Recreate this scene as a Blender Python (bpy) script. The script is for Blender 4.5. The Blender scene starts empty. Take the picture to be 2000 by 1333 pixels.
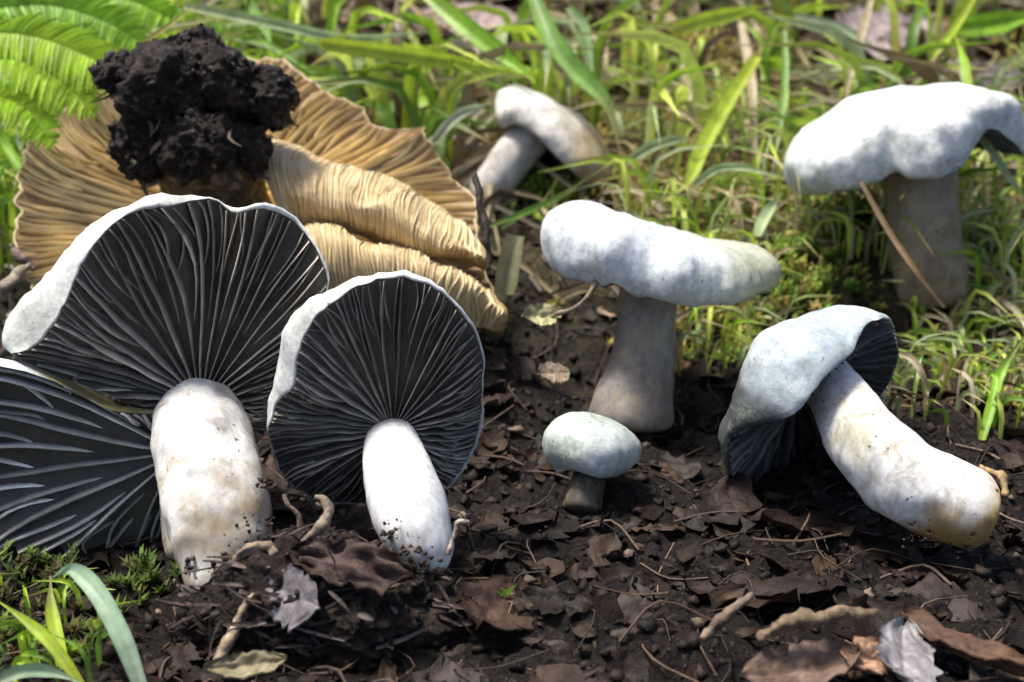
import bpy, math, random
import numpy as np
from mathutils import Vector, noise

random.seed(7)
rng = np.random.default_rng(7)
C = bpy.context.scene.collection
SC = bpy.context.scene
S = 0.01                      # all shapes below are written in centimetres
PI = math.pi

# ------------------------------------------------------------------ camera
PITCH = math.radians(22.0)
CAM = Vector((0.0, -28.0, 14.0))
LENS = 50.0
FPX = 2000 * LENS / 36.0      # focal length in photo pixels (photo 2000 wide)
cam = bpy.data.cameras.new('camera')
cam.lens = LENS
cam.sensor_width = 36
cam.clip_start = 0.01
cam.clip_end = 50
cam.dof.use_dof = True
cam.dof.focus_distance = 0.272
cam.dof.aperture_fstop = 20.0
camo = bpy.data.objects.new('camera', cam)
camo.location = CAM * S
camo.rotation_euler = (PI / 2 - PITCH, 0, 0)
C.objects.link(camo)
SC.camera = camo
X = Vector((1, 0, 0))
F = Vector((0, math.cos(PITCH), -math.sin(PITCH)))
U = Vector((0, math.sin(PITCH), math.cos(PITCH)))
Z = Vector((0, 0, 1))

# ------------------------------------------------------------------ sky, sun, exposure
SUN = Vector((-0.32, 0.14, 0.93)).normalized()
w = bpy.data.worlds.new('World')
SC.world = w
w.use_nodes = True
nt = w.node_tree
nt.nodes.clear()
sky = nt.nodes.new('ShaderNodeTexSky')
sky.sky_type = 'NISHITA'
sky.sun_disc = False
sky.air_density = 0.7
sky.dust_density = 3.0
sky.ozone_density = 0.5
sky.sun_elevation = math.asin(SUN.z)
sky.sun_rotation = math.atan2(SUN.x, SUN.y)
bg = nt.nodes.new('ShaderNodeBackground')
bg.inputs['Strength'].default_value = 0.085
out = nt.nodes.new('ShaderNodeOutputWorld')
nt.links.new(sky.outputs[0], bg.inputs[0])
nt.links.new(bg.outputs[0], out.inputs[0])
sl = bpy.data.lights.new('sun', 'SUN')
sl.energy = 2.8
sl.angle = math.radians(13)
sl.color = (1.0, 0.95, 0.87)
so = bpy.data.objects.new('sun', sl)
so.rotation_euler = SUN.to_track_quat('Z', 'Y').to_euler()
so.location = SUN * 2
C.objects.link(so)
SC.view_settings.view_transform = 'Standard'
SC.view_settings.look = 'None'
SC.view_settings.gamma = 1
SC.view_settings.exposure = 1.35
SC.view_settings.use_curve_mapping = False


# ------------------------------------------------------------------ helpers: space
def P(px, py, d):
    """the point at depth d (cm) in front of the lens seen at photo pixel px, py"""
    return CAM + F * d + X * ((px - 1000) / FPX * d) + U * (-(py - 666.5) / FPX * d)


def sm(a, b, t):
    t = min(1, max(0, (t - a) / (b - a)))
    return t * t * (3 - 2 * t)


MOUNDS = [(4.6, 2.6, -0.9, 1.7, 1.5), (1.3, 5.0, -1.3, 1.5, 1.5), (9.0, 6.2, -1.1, 1.7, 1.7), (9.3, -3.4, -0.35, 1.6, 1.0), (-7.2, 7.8, 0.9, 4.5, 3.0), (-3.2, -5.6, 0.15, 2.0, 1.4), (-0.6, 3.5, 1.1, 1.6, 1.6),
          (9.0, 9.5, 0.6, 4.0, 3.0), (3.5, 14, 0.7, 5.0, 4.0), (-13, 16, 0.6, 5.0, 5.0), (5.0, 8.5, 0.7, 2.5, 2.0),
          (9.5, -0.5, 0.5, 2.0, 2.5)]


def hbase(x, y):
    h = 0.25 * max(0.0, min(y, 60) - 6.0)
    for mx, my, a, sx, sy in MOUNDS:
        e = ((x - mx) / sx) ** 2 + ((y - my) / sy) ** 2
        if e < 9:
            h += a * math.exp(-e)
    return h


def hfull(x, y):
    h = hbase(x, y)
    v = Vector((x, y, 3.1))
    h += 0.28 * noise.noise(v * 0.45)
    a = noise.noise(v * 1.1 + Vector((7, 3, 1)))
    h += 0.26 * (0.5 - abs(a)) * 1.2
    h += 0.20 * noise.noise(v * 2.1)
    if -20 < y < 25 and abs(x) < 24:
        h += 0.13 * noise.noise(v * 4.6) + 0.06 * noise.noise(v * 9.1)
    return h - 0.12


def G(px, py, lift=0.0):
    """where the ray through a photo pixel meets the ground"""
    lo = 12.0
    d = lo
    while d < 140:
        p = P(px, py, d)
        if p.z <= hbase(p.x, p.y) + lift:
            break
        d += 0.25
    return P(px, py, d), d


def spline(pts, n):
    """Catmull-Rom through pts (Vectors or tuples), n samples"""
    A = np.array([tuple(p) for p in pts], float)
    m = len(A)
    if m == 2:
        t = np.linspace(0, 1, n)[:, None]
        return A[0] * (1 - t) + A[1] * t
    E = np.vstack([2 * A[0] - A[1], A, 2 * A[-1] - A[-2]])
    o = []
    for k in range(n):
        u = k / (n - 1) * (m - 1)
        i = min(int(u), m - 2)
        t = u - i
        p0, p1, p2, p3 = E[i], E[i + 1], E[i + 2], E[i + 3]
        o.append(0.5 * (2 * p1 + (p2 - p0) * t + (2 * p0 - 5 * p1 + 4 * p2 - p3) * t * t + (3 * p1 - p0 - 3 * p2 + p3) * t ** 3))
    return np.array(o)


def periodic(ctrl):
    """smooth periodic function of an angle (radians) through (degrees, value)"""
    if not isinstance(ctrl, (list, tuple)):
        return lambda th: ctrl
    c = sorted([(a % 360, v) for a, v in ctrl])
    n = len(c)
    an = [a for a, v in c]
    va = [v for a, v in c]

    def f(th):
        a = math.degrees(th) % 360
        i = n - 1
        for k in range(n):
            if an[k] <= a:
                i = k
        if a < an[0]:
            i = n - 1
        j = (i + 1) % n
        a0, a1 = an[i], an[j]
        if a1 <= a0:
            a1 += 360
        if a < a0:
            a += 360
        t = (a - a0) / (a1 - a0)

        def tang(k):
            p, q = (k - 1) % n, (k + 1) % n
            da = (an[q] - an[p]) % 360 or 360
            return (va[q] - va[p]) / da
        L = a1 - a0
        t2, t3 = t * t, t * t * t
        return ((2 * t3 - 3 * t2 + 1) * va[i] + (t3 - 2 * t2 + t) * L * tang(i)
                + (-2 * t3 + 3 * t2) * va[j] + (t3 - t2) * L * tang(j))
    return f


# ------------------------------------------------------------------ helpers: objects
def tag(o, label=None, cat=None, group=None, kind=None):
    if label:
        o['label'] = label
    if cat:
        o['category'] = cat
    if group:
        o['group'] = group
    if kind:
        o['kind'] = kind
    return o


def empty(name, loc, label, cat, group=None):
    o = bpy.data.objects.new(name, None)
    o.empty_display_size = 0.01
    o.location = Vector(loc) * S
    C.objects.link(o)
    tag(o, label, cat, group)
    o['_o'] = [float(v) for v in loc]
    return o


def mk(name, V, faces, mat, parent=None, origin=None, cols=None, smooth=True):
    """ONE mesh object from centimetre coordinates; faces a list or an (N,k) array"""
    V = np.asarray(V, float)
    if parent is not None:
        org = np.array(parent['_w'] if '_w' in parent else parent['_o'])
    else:
        org = np.array(origin if origin is not None else (V.min(0) + V.max(0)) / 2)
    me = bpy.data.meshes.new(name)
    if isinstance(faces, np.ndarray):
        faces = faces.tolist()
    me.from_pydata(((V - org) * S).tolist(), [], faces)
    if cols is not None:
        ca = me.color_attributes.new('Col', 'FLOAT_COLOR', 'POINT')
        c4 = np.ones((len(V), 4), np.float32)
        c4[:, :3] = cols
        ca.data.foreach_set('color', c4.ravel())
    me.polygons.foreach_set('use_smooth', [smooth] * len(me.polygons))
    me.materials.append(mat)
    me.update()
    o = bpy.data.objects.new(name, me)
    if parent is not None:
        o.parent = parent
        o['_w'] = [float(v) for v in org]
    else:
        o.location = Vector(org) * S
        o['_w'] = [float(v) for v in org]
    C.objects.link(o)
    return o


def grid_faces(nr, nc, wrap=False):
    """quads of nr rows by nc columns"""
    i = np.arange(nr - 1)[:, None]
    j = np.arange(nc if wrap else nc - 1)[None, :]
    a = i * nc + j
    b = i * nc + (j + 1) % nc
    return np.stack([a, b, b + nc, a + nc], -1).reshape(-1, 4)


class Pile:
    """collects many small pieces into one mesh"""
    def __init__(s):
        s.V, s.Fc, s.C, s.n = [], [], [], 0

    def add(s, V, faces, col):
        V = np.asarray(V, float)
        f = np.asarray(faces) + s.n
        s.Fc.extend(f.tolist())
        s.V.append(V)
        c = np.asarray(col, float)
        if c.ndim == 1:
            c = np.tile(c, (len(V), 1))
        s.C.append(c)
        s.n += len(V)

    def build(s, name, mat, parent=None, smooth=True, origin=None):
        return mk(name, np.vstack(s.V), s.Fc, mat, parent, origin, np.vstack(s.C), smooth)


# ------------------------------------------------------------------ helpers: materials
class M:
    def __init__(s, name, rough=0.6, spec=0.3):
        s.m = bpy.data.materials.new(name)
        s.m.use_nodes = True
        s.t = s.m.node_tree
        s.b = s.t.nodes['Principled BSDF']
        s.b.inputs['Roughness'].default_value = rough
        s.b.inputs['Specular IOR Level'].default_value = spec
        s.co = s.n('ShaderNodeTexCoord').outputs['Object']

    def n(s, kind):
        return s.t.nodes.new(kind)

    def l(s, a, b):
        s.t.links.new(a, b)

    def col(s):
        a = s.n('ShaderNodeVertexColor')
        a.layer_name = 'Col'
        return a.outputs[0]

    def noise(s, per_cm, detail=5, rough=0.6, stretch=None, warp=0.0):
        t = s.n('ShaderNodeTexNoise')
        t.inputs['Scale'].default_value = per_cm / S
        t.inputs['Detail'].default_value = detail
        t.inputs['Roughness'].default_value = rough
        t.inputs['Distortion'].default_value = warp
        if stretch:
            mp = s.n('ShaderNodeMapping')
            mp.inputs['Scale'].default_value = stretch
            s.l(s.co, mp.inputs[0])
            s.l(mp.outputs[0], t.inputs['Vector'])
        else:
            s.l(s.co, t.inputs['Vector'])
        return t.outputs[0]

    def voro(s, per_cm, feature='F1'):
        t = s.n('ShaderNodeTexVoronoi')
        t.feature = feature
        t.inputs['Scale'].default_value = per_cm / S
        s.l(s.co, t.inputs['Vector'])
        return t.outputs['Distance']

    def ramp(s, fac, stops):
        r = s.n('ShaderNodeValToRGB')
        e = r.color_ramp.elements
        while len(e) < len(stops):
            e.new(0.5)
        for k, (p, c) in enumerate(stops):
            e[k].position = p
            e[k].color = (c, c, c, 1) if not isinstance(c, tuple) else (*c, 1)
        s.l(fac, r.inputs[0])
        return r.outputs[0]

    def mix(s, a, b, fac, mode='MIX'):
        x = s.n('ShaderNodeMix')
        x.data_type = 'RGBA'
        x.blend_type = mode
        for v, k in ((a, 6), (b, 7), (fac, 0)):
            if isinstance(v, tuple):
                x.inputs[k].default_value = (*v, 1)
            elif isinstance(v, (int, float)):
                x.inputs[k].default_value = v
            else:
                s.l(v, x.inputs[k])
        return x.outputs[2]

    def bump(s, h, dist_cm, strength=1.0, prev=None):
        b = s.n('ShaderNodeBump')
        b.inputs['Strength'].default_value = strength
        b.inputs['Distance'].default_value = dist_cm * S
        s.l(h, b.inputs['Height'])
        if prev is not None:
            s.l(prev, b.inputs['Normal'])
        return b.outputs[0]

    def done(s, color=None, normal=None, sss=0.0, sssr=0.15, transl=0.0):
        if color is not None:
            s.l(color, s.b.inputs['Base Color'])
        if normal is not None:
            s.l(normal, s.b.inputs['Normal'])
        if sss:
            s.b.inputs['Subsurface Weight'].default_value = sss
            s.b.inputs['Subsurface Radius'].default_value = (1.0, 0.85, 0.65)
            s.b.inputs['Subsurface Scale'].default_value = sssr * S
        if transl:
            tr = s.n('ShaderNodeBsdfTranslucent')
            if color is not None:
                s.l(color, tr.inputs[0])
            mx = s.n('ShaderNodeMixShader')
            mx.inputs[0].default_value = transl
            s.l(s.b.outputs[0], mx.inputs[1])
            s.l(tr.outputs[0], mx.inputs[2])
            o = [k for k in s.t.nodes if k.type == 'OUTPUT_MATERIAL'][0]
            s.l(mx.outputs[0], o.inputs[0])
        return s.m


def flesh(name, stain=(0.32, 0.26, 0.13), stain_amt=0.5, spots=0.5, fibre=None, rough=0.45, mott=0.9):
    """mushroom skin: vertex tint, cloudy mottling, brownish scuffs and little dark pits"""
    m = M(name, rough, 0.35)
    base = m.col()
    n1 = m.ramp(m.noise(2.0, 8, 0.7, warp=0.4), [(0.30, 0.60), (0.48, 0.88), (0.62, 1.0)])
    c = m.mix(base, n1, mott, 'MULTIPLY')
    n2 = m.ramp(m.noise(2.2, 8, 0.7, warp=0.8), [(0.50, 0.0), (0.66, 1.0)])
    k = m.n('ShaderNodeMath')
    k.operation = 'MULTIPLY'
    k.inputs[1].default_value = stain_amt
    m.l(n2, k.inputs[0])
    c = m.mix(c, stain, k.outputs[0])
    sp = m.ramp(m.noise(7.5, 2, 0.5), [(0.69, 0.0), (0.75, 1.0)])
    k2 = m.n('ShaderNodeMath')
    k2.operation = 'MULTIPLY'
    k2.inputs[1].default_value = spots
    m.l(sp, k2.inputs[0])
    c = m.mix(c, (0.07, 0.05, 0.035), k2.outputs[0])
    fb = m.ramp(m.noise(6.0, 5, 0.7, stretch=(1, 1, 0.15) if fibre else (1, 1, 1)), [(0.32, 0.62), (0.6, 1.0)])
    c = m.mix(c, fb, 0.8, 'MULTIPLY')
    dirt = m.ramp(m.noise(3.3, 9, 0.8, warp=0.3), [(0.66, 0.0), (0.70, 1.0)])
    k3 = m.n('ShaderNodeMath')
    k3.operation = 'MULTIPLY'
    k3.inputs[1].default_value = spots * 0.9
    m.l(dirt, k3.inputs[0])
    c = m.mix(c, (0.11, 0.08, 0.05), k3.outputs[0])
    f = m.noise(3.0, 6, 0.65, stretch=fibre) if fibre else m.noise(5.0, 6, 0.65)
    nn = m.bump(f, 0.035, 0.5)
    nn = m.bump(m.noise(14, 4), 0.006, 0.5, nn)
    return m.done(c, nn, sss=0.25, sssr=0.12)


CAP_M = flesh('cap_skin', (0.36, 0.40, 0.33), 0.6, 0.7)
STEM_M = flesh('stem_skin', (0.36, 0.28, 0.15), 0.7, 0.9, (1, 1, 0.35))
CLEAN_M = flesh('clean_stem_skin', (0.5, 0.46, 0.36), 0.15, 0.1, (1, 1, 0.3))
TAN_M = flesh('tan_skin', (0.30, 0.18, 0.07), 0.5, 0.2)

g = M('gill_flesh', 0.5, 0.4)
gn = g.ramp(g.noise(3, 5, 0.6), [(0.3, 0.6), (0.7, 1.0)])
GILL_M = g.done(g.mix(g.col(), gn, 1.0, 'MULTIPLY'), g.bump(g.noise(14, 3), 0.02, 0.5), transl=0.12)
g = M('tan_gill_flesh', 0.6, 0.25)
gn = g.ramp(g.noise(1.2, 5, 0.6), [(0.3, 0.75), (0.6, 1.0)])
TGILL_M = g.done(g.mix(g.col(), gn, 1.0, 'MULTIPLY'), g.bump(g.noise(14, 3), 0.02, 0.5), transl=0.12)


def soil(name, dark, mid, pale):
    m = M(name, 0.7, 0.25)
    n1 = m.noise(1.6, 10, 0.72, warp=0.6)
    c = m.ramp(n1, [(0.32, dark), (0.52, mid), (0.72, pale)])
    wet = m.ramp(m.noise(1.3, 4, 0.6), [(0.4, 0.32), (0.62, 0.85)])
    m.l(wet, m.b.inputs['Roughness'])
    fl = m.ramp(m.noise(6.0, 4, 0.6, warp=1.5), [(0.6, 0.0), (0.68, 1.0)])
    c = m.mix(c, (0.14, 0.105, 0.08), m.mix((0, 0, 0), fl, 0.35))
    nb = m.bump(m.noise(2.6, 10, 0.75, warp=0.5), 0.25, 0.9)
    nb = m.bump(m.voro(7.0), 0.06, 0.7, nb)
    return m, c, nb


m, c, nb = soil('ground_soil', (0.003, 0.0019, 0.0014), (0.0085, 0.005, 0.0036), (0.030, 0.018, 0.013))  # brown soil darkened extra, standing in for the shade over the front ground
# towards the back the bare soil gives way to moss and rotting straw (its own colour, by place)
geo = m.n('ShaderNodeSeparateXYZ')
m.l(m.co, geo.inputs[0])
mp = m.n('ShaderNodeMapRange')
mp.inputs[1].default_value = 0.045
mp.inputs[2].default_value = 0.085
m.l(geo.outputs[1], mp.inputs[0])
lit = m.ramp(m.noise(1.2, 9, 0.7, warp=0.8), [(0.3, (0.006, 0.005, 0.004)), (0.5, (0.03, 0.026, 0.01)), (0.62, (0.08, 0.06, 0.03)), (0.8, (0.2, 0.15, 0.12))])
c = m.mix(c, lit, mp.outputs[0])
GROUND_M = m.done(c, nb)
m, c, nb = soil('clod_soil', (0.004, 0.003, 0.0026), (0.019, 0.0118, 0.009), (0.085, 0.056, 0.044))
CLOD_M = m.done(c, nb)


def tinted(name, rough=0.6, transl=0.0, scale=3.0, lo=0.55, bump=0.03, spec=0.3):
    m = M(name, rough, spec)
    n1 = m.ramp(m.noise(scale, 6, 0.65), [(0.3, lo), (0.7, 1.15)])
    c = m.mix(m.col(), n1, 1.0, 'MULTIPLY')
    return m.done(c, m.bump(m.noise(scale * 3, 4), bump, 0.6), transl=transl)


GRASS_M = tinted('grass_blade', 0.45, 0.42, 2.0, 0.6, 0.012, 0.35)
MOSS_M = tinted('moss', 0.6, 0.3, 2.0, 0.7)
CRUMB_M = tinted('soil_crumb', 0.65, 0.0, 4.0, 0.4, 0.06, 0.25)
WOOD_M = tinted('twig_bark', 0.65, 0.0, 5.0, 0.45, 0.05)
DEAD_M = tinted('dead_leaf', 0.6, 0.1, 2.5, 0.35, 0.06, 0.2)


# ------------------------------------------------------------------ builders
def frame(n, hint_x, hint_y):
    n = n.normalized()
    ey = (hint_y - n * hint_y.dot(n)).normalized()
    ex = (hint_x - n * hint_x.dot(n) - ey * hint_x.dot(ey)).normalized()
    return ex, ey, n


def rim_from_px(Cn, fr, pts):
    """photo outline pixels -> (degrees, cm) control list in the cap's own plane"""
    ex, ey, n = fr
    o = []
    for px, py in pts:
        r = P(px, py, 1.0) - CAM
        t = (Cn - CAM).dot(n) / r.dot(n)
        q = CAM + r * t - Cn
        o.append((math.degrees(math.atan2(q.dot(ey), q.dot(ex))) % 360, math.hypot(q.dot(ex), q.dot(ey))))
    return o


class Cap:
    """a mushroom cap: dome from apex to (possibly inrolled) rim, then the flesh above the gills"""
    def __init__(s, Cn, fr, R, PHI, H, W=0.0, stem_r=0.6, kc=0.55, rimt=0.12, pw=0.9, dent=0.0, seed=0, lump=0.05, wp=2.0, rag=0.0):
        s.C, s.fr = Vector(Cn), fr
        R0, W0 = periodic(R), periodic(W)
        s.PHI, s.H = periodic(PHI), periodic(H)
        s.R, s.W = R0, W0
        if rag:
            nz = lambda th, f, o: noise.noise(Vector((math.cos(th) * f, math.sin(th) * f, o + seed)))
            s.R = lambda th: R0(th) * (1 + rag * (nz(th, 5, 0) + 0.8 * nz(th, 14, 3) + 0.5 * nz(th, 34, 5)))
            s.W = lambda th: W0(th) + rag * 4 * (nz(th, 4, 7) + 0.5 * nz(th, 11, 9))
        s.sr, s.kc, s.rimt, s.pw, s.dent, s.seed, s.lump, s.wp = stem_r, kc, rimt, pw, dent, seed, lump, wp

    def loc(s, rho, th, z):
        R = max(0.2, s.R(th))
        z = z + s.W(th) * (rho / R) ** s.wp
        ex, ey, n = s.fr
        return s.C + ex * (rho * math.cos(th)) + ey * (rho * math.sin(th)) + n * z

    def top(s, th, q):
        phi = math.radians(s.PHI(th)) * q
        R, H = max(0.2, s.R(th)), s.H(th)
        rho = R * math.copysign(abs(math.sin(phi)) ** s.pw, math.sin(phi))
        z = H * math.cos(phi) - s.dent * math.exp(-(rho / (0.45 * R)) ** 2)
        return rho, z

    def under(s, th, q):
        """q=0 at the rim, 1 at the stem"""
        r1, z1 = s.top(th, 1.0)
        r1, z1 = max(r1 - s.rimt, 0.25), z1 + s.rimt * 0.1
        R, H = max(0.2, s.R(th)), s.H(th)
        rho = r1 + (s.sr * 0.4 - r1) * q
        zc = H * s.kc - s.dent * 0.8
        return rho, z1 + (zc - z1) * math.sin(min(1, q) * PI / 2) ** 0.8

    def mesh(s, name, mat, parent, tint, nth=128, nt=20, nu=12):
        V, cols = [], []
        for i in range(nt):
            q = i / (nt - 1)
            q = max(q, 0.004)
            for k in range(nth):
                th = 2 * PI * k / nth
                r, z = s.top(th, q)
                p = s.loc(r, th, z)
                nv = (p + Vector((s.seed * 7.3, s.seed * 3.1, 0)))
                e = s.lump * (noise.noise(nv * 0.9) * 1.4 + 0.6 * noise.noise(nv * 2.3) + 0.25 * noise.noise(nv * 5))
                dirv = (p - (s.C - s.fr[2] * 1.0)).normalized()
                V.append(p + dirv * e * min(1, 0.3 + q))
                fb = 1 + 0.10 * noise.noise(Vector((math.cos(th) * 7, math.sin(th) * 7, q * 2 + s.seed))) + 0.10 * noise.noise(Vector((math.cos(th) * 20, math.sin(th) * 20, q * 3)))
                cols.append(np.array(tint(q, th, p)) * fb)
        r1 = [s.top(2 * PI * k / nth, 1.0) for k in range(nth)]
        for k in range(nth):       # round lip
            th = 2 * PI * k / nth
            r, z = r1[k]
            p = s.loc(max(r - s.rimt * 0.5, 0.25), th, z - s.rimt * 0.35)
            V.append(p)
            cols.append(tint(1.0, th, p))
        for i in range(nu):
            q = i / (nu - 1)
            for k in range(nth):
                th = 2 * PI * k / nth
                r, z = s.under(th, q)
                p = s.loc(r, th, z)
                V.append(p)
                cols.append(s.inner)
        rows = nt + 1 + nu
        f = grid_faces(rows, nth, True).tolist()
        f.append(list(range(nth))[::-1])
        last = (rows - 1) * nth
        f.append([last + k for k in range(nth)])
        o = mk(name, [tuple(v) for v in V], f, mat, parent, cols=cols)
        o.data.materials.append(s.inner_mat)
        k0, k1 = (nt + 1) * nth, (rows - 1) * nth
        idx = [0] * len(f)
        for q in range(k0, k1):
            idx[q] = 1
        o.data.polygons.foreach_set('material_index', idx)
        return o

    inner_mat = GILL_M
    inner = (0.10, 0.088, 0.072)

    def gills(s, N, depth, mat, parent, dark, pale, th0=0.0, th1=2 * PI, wav=0.03, start=None, npt=9, edge_jit=0.45, width=0.024, bend=0.14):
        for i in range(N):
            th = th0 + (th1 - th0) * (i + 0.35 * random.uniform(-1, 1)) / N
            kind = (0, 2, 1, 2)[i % 4] if start is None else 0
            q1 = (0.99, 0.66, 0.40)[kind] if start is None else start
            dd = depth * (1.0, 0.8, 0.55)[kind] * random.uniform(0.8, 1.1)
            sw = random.uniform(-1, 1) * wav
            fw = random.uniform(0.5, 1.6)
            ph = random.uniform(0, 6)
            br = random.uniform(1 - edge_jit, 1 + edge_jit) * (1.5 if random.random() < 0.18 else 1)  # random edge brightness, painted as if some edges catch more light
            V, cols = [], []
            for k in range(npt):
                u = k / (npt - 1)
                q = q1 * u
                tt = th + sw * math.sin(PI * u * fw + ph) * (1 - 0.5 * u) + bend * (1 - u) * u * 4 * noise.noise(Vector((math.cos(th) * 1.6 + s.seed, math.sin(th) * 1.6, s.seed * 2.0)))
                r, z = s.under(tt, q)
                z += 0.03
                dp = dd * (0.35 + 0.65 * min(1.0, u * 2.6)) * (1 - 0.35 * sm(0.75, 1, u) if kind == 0 else (1 - sm(0.6, 1.0, u)))
                dp *= 1 + 0.1 * math.sin(u * 17 + ph * 3)
                hw = width * min(1, 0.35 + r * 0.3)
                a = hw / max(r, 0.3)
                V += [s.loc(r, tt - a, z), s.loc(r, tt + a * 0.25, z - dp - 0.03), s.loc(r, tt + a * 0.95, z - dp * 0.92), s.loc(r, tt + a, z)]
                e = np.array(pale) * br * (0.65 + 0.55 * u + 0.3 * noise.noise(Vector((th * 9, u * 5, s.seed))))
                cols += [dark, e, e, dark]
            f = grid_faces(npt, 4).tolist()
            mk('gill', [tuple(v) for v in V], f, mat, parent, cols=cols, smooth=False)


def tube(name, pts, radii, mat, parent=None, tint=(0.7, 0.7, 0.68), nseg=28, rings=26, lump=0.05, seed=0, origin=None, flat=1.0, close=True, nf=1.3):
    """a rounded, slightly lumpy tube along a spline; tint is a colour or f(u, angle, point)"""
    c = spline(pts, rings)
    r = spline([(a, 0, 0) for a in radii], rings)[:, 0]
    V, cols = [], []
    ref = Vector((0.3, -0.9, 0.2))
    for k in range(rings):
        t = Vector(c[min(k + 1, rings - 1)] - c[max(k - 1, 0)]).normalized()
        a = (ref - t * ref.dot(t)).normalized()
        b = t.cross(a)
        ref = a
        u = k / (rings - 1)
        rr = r[k]
        if close:
            e = min(u, 1 - u) * (rings - 1)
            if e < 2.5:
                rr *= math.sqrt(max(0.02, 1 - (1 - (e + 0.15) / 2.65) ** 2))
        for j in range(nseg):
            an = 2 * PI * j / nseg
            p = Vector(c[k]) + (a * math.cos(an) + b * math.sin(an) * flat) * rr
            nv = p * nf + Vector((seed * 5.1, seed, seed * 2.2))
            e = lump * (noise.noise(nv) + 0.5 * noise.noise(nv * 2.7) + 0.35 * noise.noise(Vector((math.cos(an) * 6, math.sin(an) * 6, u * 2.0 + seed)))) * min(1, rr)
            p = p + (a * math.cos(an) + b * math.sin(an)) * e
            V.append(tuple(p))
            st = 1 + 0.20 * noise.noise(Vector((math.cos(an) * 5, math.sin(an) * 5, u * 2.2 + seed))) + 0.16 * noise.noise(Vector((math.cos(an) * 13, math.sin(an) * 13, u * 3.0 - seed)))
            cols.append(np.array(tint(u, an, p) if callable(tint) else tint) * min(1.06, st))
    f = grid_faces(rings, nseg, True).tolist()
    f.append(list(range(nseg))[::-1])
    f.append([(rings - 1) * nseg + j for j in range(nseg)])
    return mk(name, V, f, mat, parent, origin, cols)


_ico = {}


def ico(sub):
    if sub not in _ico:
        import bmesh
        bm = bmesh.new()
        bmesh.ops.create_icosphere(bm, subdivisions=sub, radius=1.0)
        _ico[sub] = (np.array([tuple(v.co) for v in bm.verts]), np.array([[v.index for v in f.verts] for f in bm.faces]))
        bm.free()
    return _ico[sub]


def lump_mesh(center, radii, sub, amp, freq, seed, squash=None):
    """craggy lump: several octaves of ridged displacement on a ball"""
    V, f = ico(sub)
    o = []
    off = Vector((seed * 3.7, seed * 1.9, seed * 5.3))
    for v in V:
        p = Vector((v[0] * radii[0], v[1] * radii[1], v[2] * radii[2]))
        q = p * freq + off
        e = 0.9 * noise.noise(q * 0.6) + 0.7 * (0.4 - abs(noise.noise(q * 1.4))) + 0.45 * (0.4 - abs(noise.noise(q * 3.0))) + 0.3 * noise.noise(q * 6.5) + 0.16 * noise.noise(q * 13)
        o.append(tuple(Vector(center) + p + Vector(v) * e * amp))
    return np.array(o), f


def blade_mesh(pts, width, col, tip=None, base=None, n=14, fold=0.25, face=None, twist=0.0, taper=0.92, fine=False):
    """a grass blade: folded ribbon with a midrib, tapering to the tip (the last point)"""
    c = spline(pts, n)
    V, cols = [], []
    col = np.array(col, float)
    tip = np.array(tip if tip is not None else col)
    base = np.array(base if base is not None else col)
    for k in range(n):
        u = k / (n - 1)
        t = Vector(c[min(k + 1, n - 1)] - c[max(k - 1, 0)])
        if t.length < 1e-6:
            t = Vector((0, 0, 1))
        t.normalize()
        fc = face if face is not None else (CAM - Vector(c[k])).normalized()
        sd = t.cross(fc)
        if sd.length < 1e-4:
            sd = t.cross(Z)
        sd.normalize()
        up = sd.cross(t)
        a = twist * (u - 0.4)
        sd, up = sd * math.cos(a) + up * math.sin(a), up * math.cos(a) - sd * math.sin(a)
        wd = width * 0.5 * (min(1.0, 0.7 + u * 1.5) * (1 - sm(0.55, 1.0, u) * taper))
        p = Vector(c[k])
        cc = col + (tip - col) * sm(0.6, 1.0, u) + (base - col) * (1 - sm(0.0, 0.35, u))
        for e, g_, tn in (((-1, 1, 0.85), (-0.5, 0.25, 1.12), (0, -0.3, 0.8), (0.5, 0.25, 1.15), (1, 1, 0.92)) if fine else ((-1, 1, 0.92), (0, -0.3, 1.1), (1, 1, 0.98))):
            V.append(tuple(p + sd * wd * e + up * wd * fold * g_))
            cols.append(cc * tn)
    return V, grid_faces(n, 5 if fine else 3), cols


def blade(name, px, width_px, label, cat, col, tip=None, base=None, mat=None, group=None, fold=0.3, twist=0.3, **kw):
    """px: list of (x, y, depth) in photo pixels / cm"""
    pts = [P(*p) for p in px]
    d = sum(p[2] for p in px) / len(px)
    V, f, cols = blade_mesh(pts, width_px / FPX * d, col, tip, base, n=18, fold=fold, twist=twist, fine=True, **kw)
    o = mk(name, V, f, mat or GRASS_M, None, tuple(pts[0]), cols)
    return tag(o, label, cat, group)


def twig(name, px, widths, label, cat, col, mat=None, lump=0.12, seed=1, group=None, rings=22, nseg=9):
    pts = [P(*p) for p in px]
    d = sum(p[2] for p in px) / len(px)
    rad = [w_ / 2 / FPX * d for w_ in widths]

    def t(u, an, p):
        return np.array(col) * (0.5 + 1.0 * abs(noise.noise(p * 5)))
    P2 = spline(pts, len(pts) * 3)
    P2 = [Vector(q) + Vector((noise.noise(Vector(q) * 2.2 + Vector((seed, 1, 0))), noise.noise(Vector(q) * 2.2 + Vector((0, seed, 9))), noise.noise(Vector(q) * 2.2 + Vector((5, 0, seed))))) * 0.09 for q in P2]
    c = tube(name, P2, rad, mat or WOOD_M, None, t, nseg, max(rings, 30), lump * 5, len(bpy.data.objects), tuple(pts[0]), close=False, nf=4.5)
    return tag(c, label, cat, group)


# ------------------------------------------------------------------ ground
def axis(parts):
    o = []
    for a, b, st in parts:
        o += list(np.arange(a, b - st * 0.5, st))
    return np.array(o + [parts[-1][1]])


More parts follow.
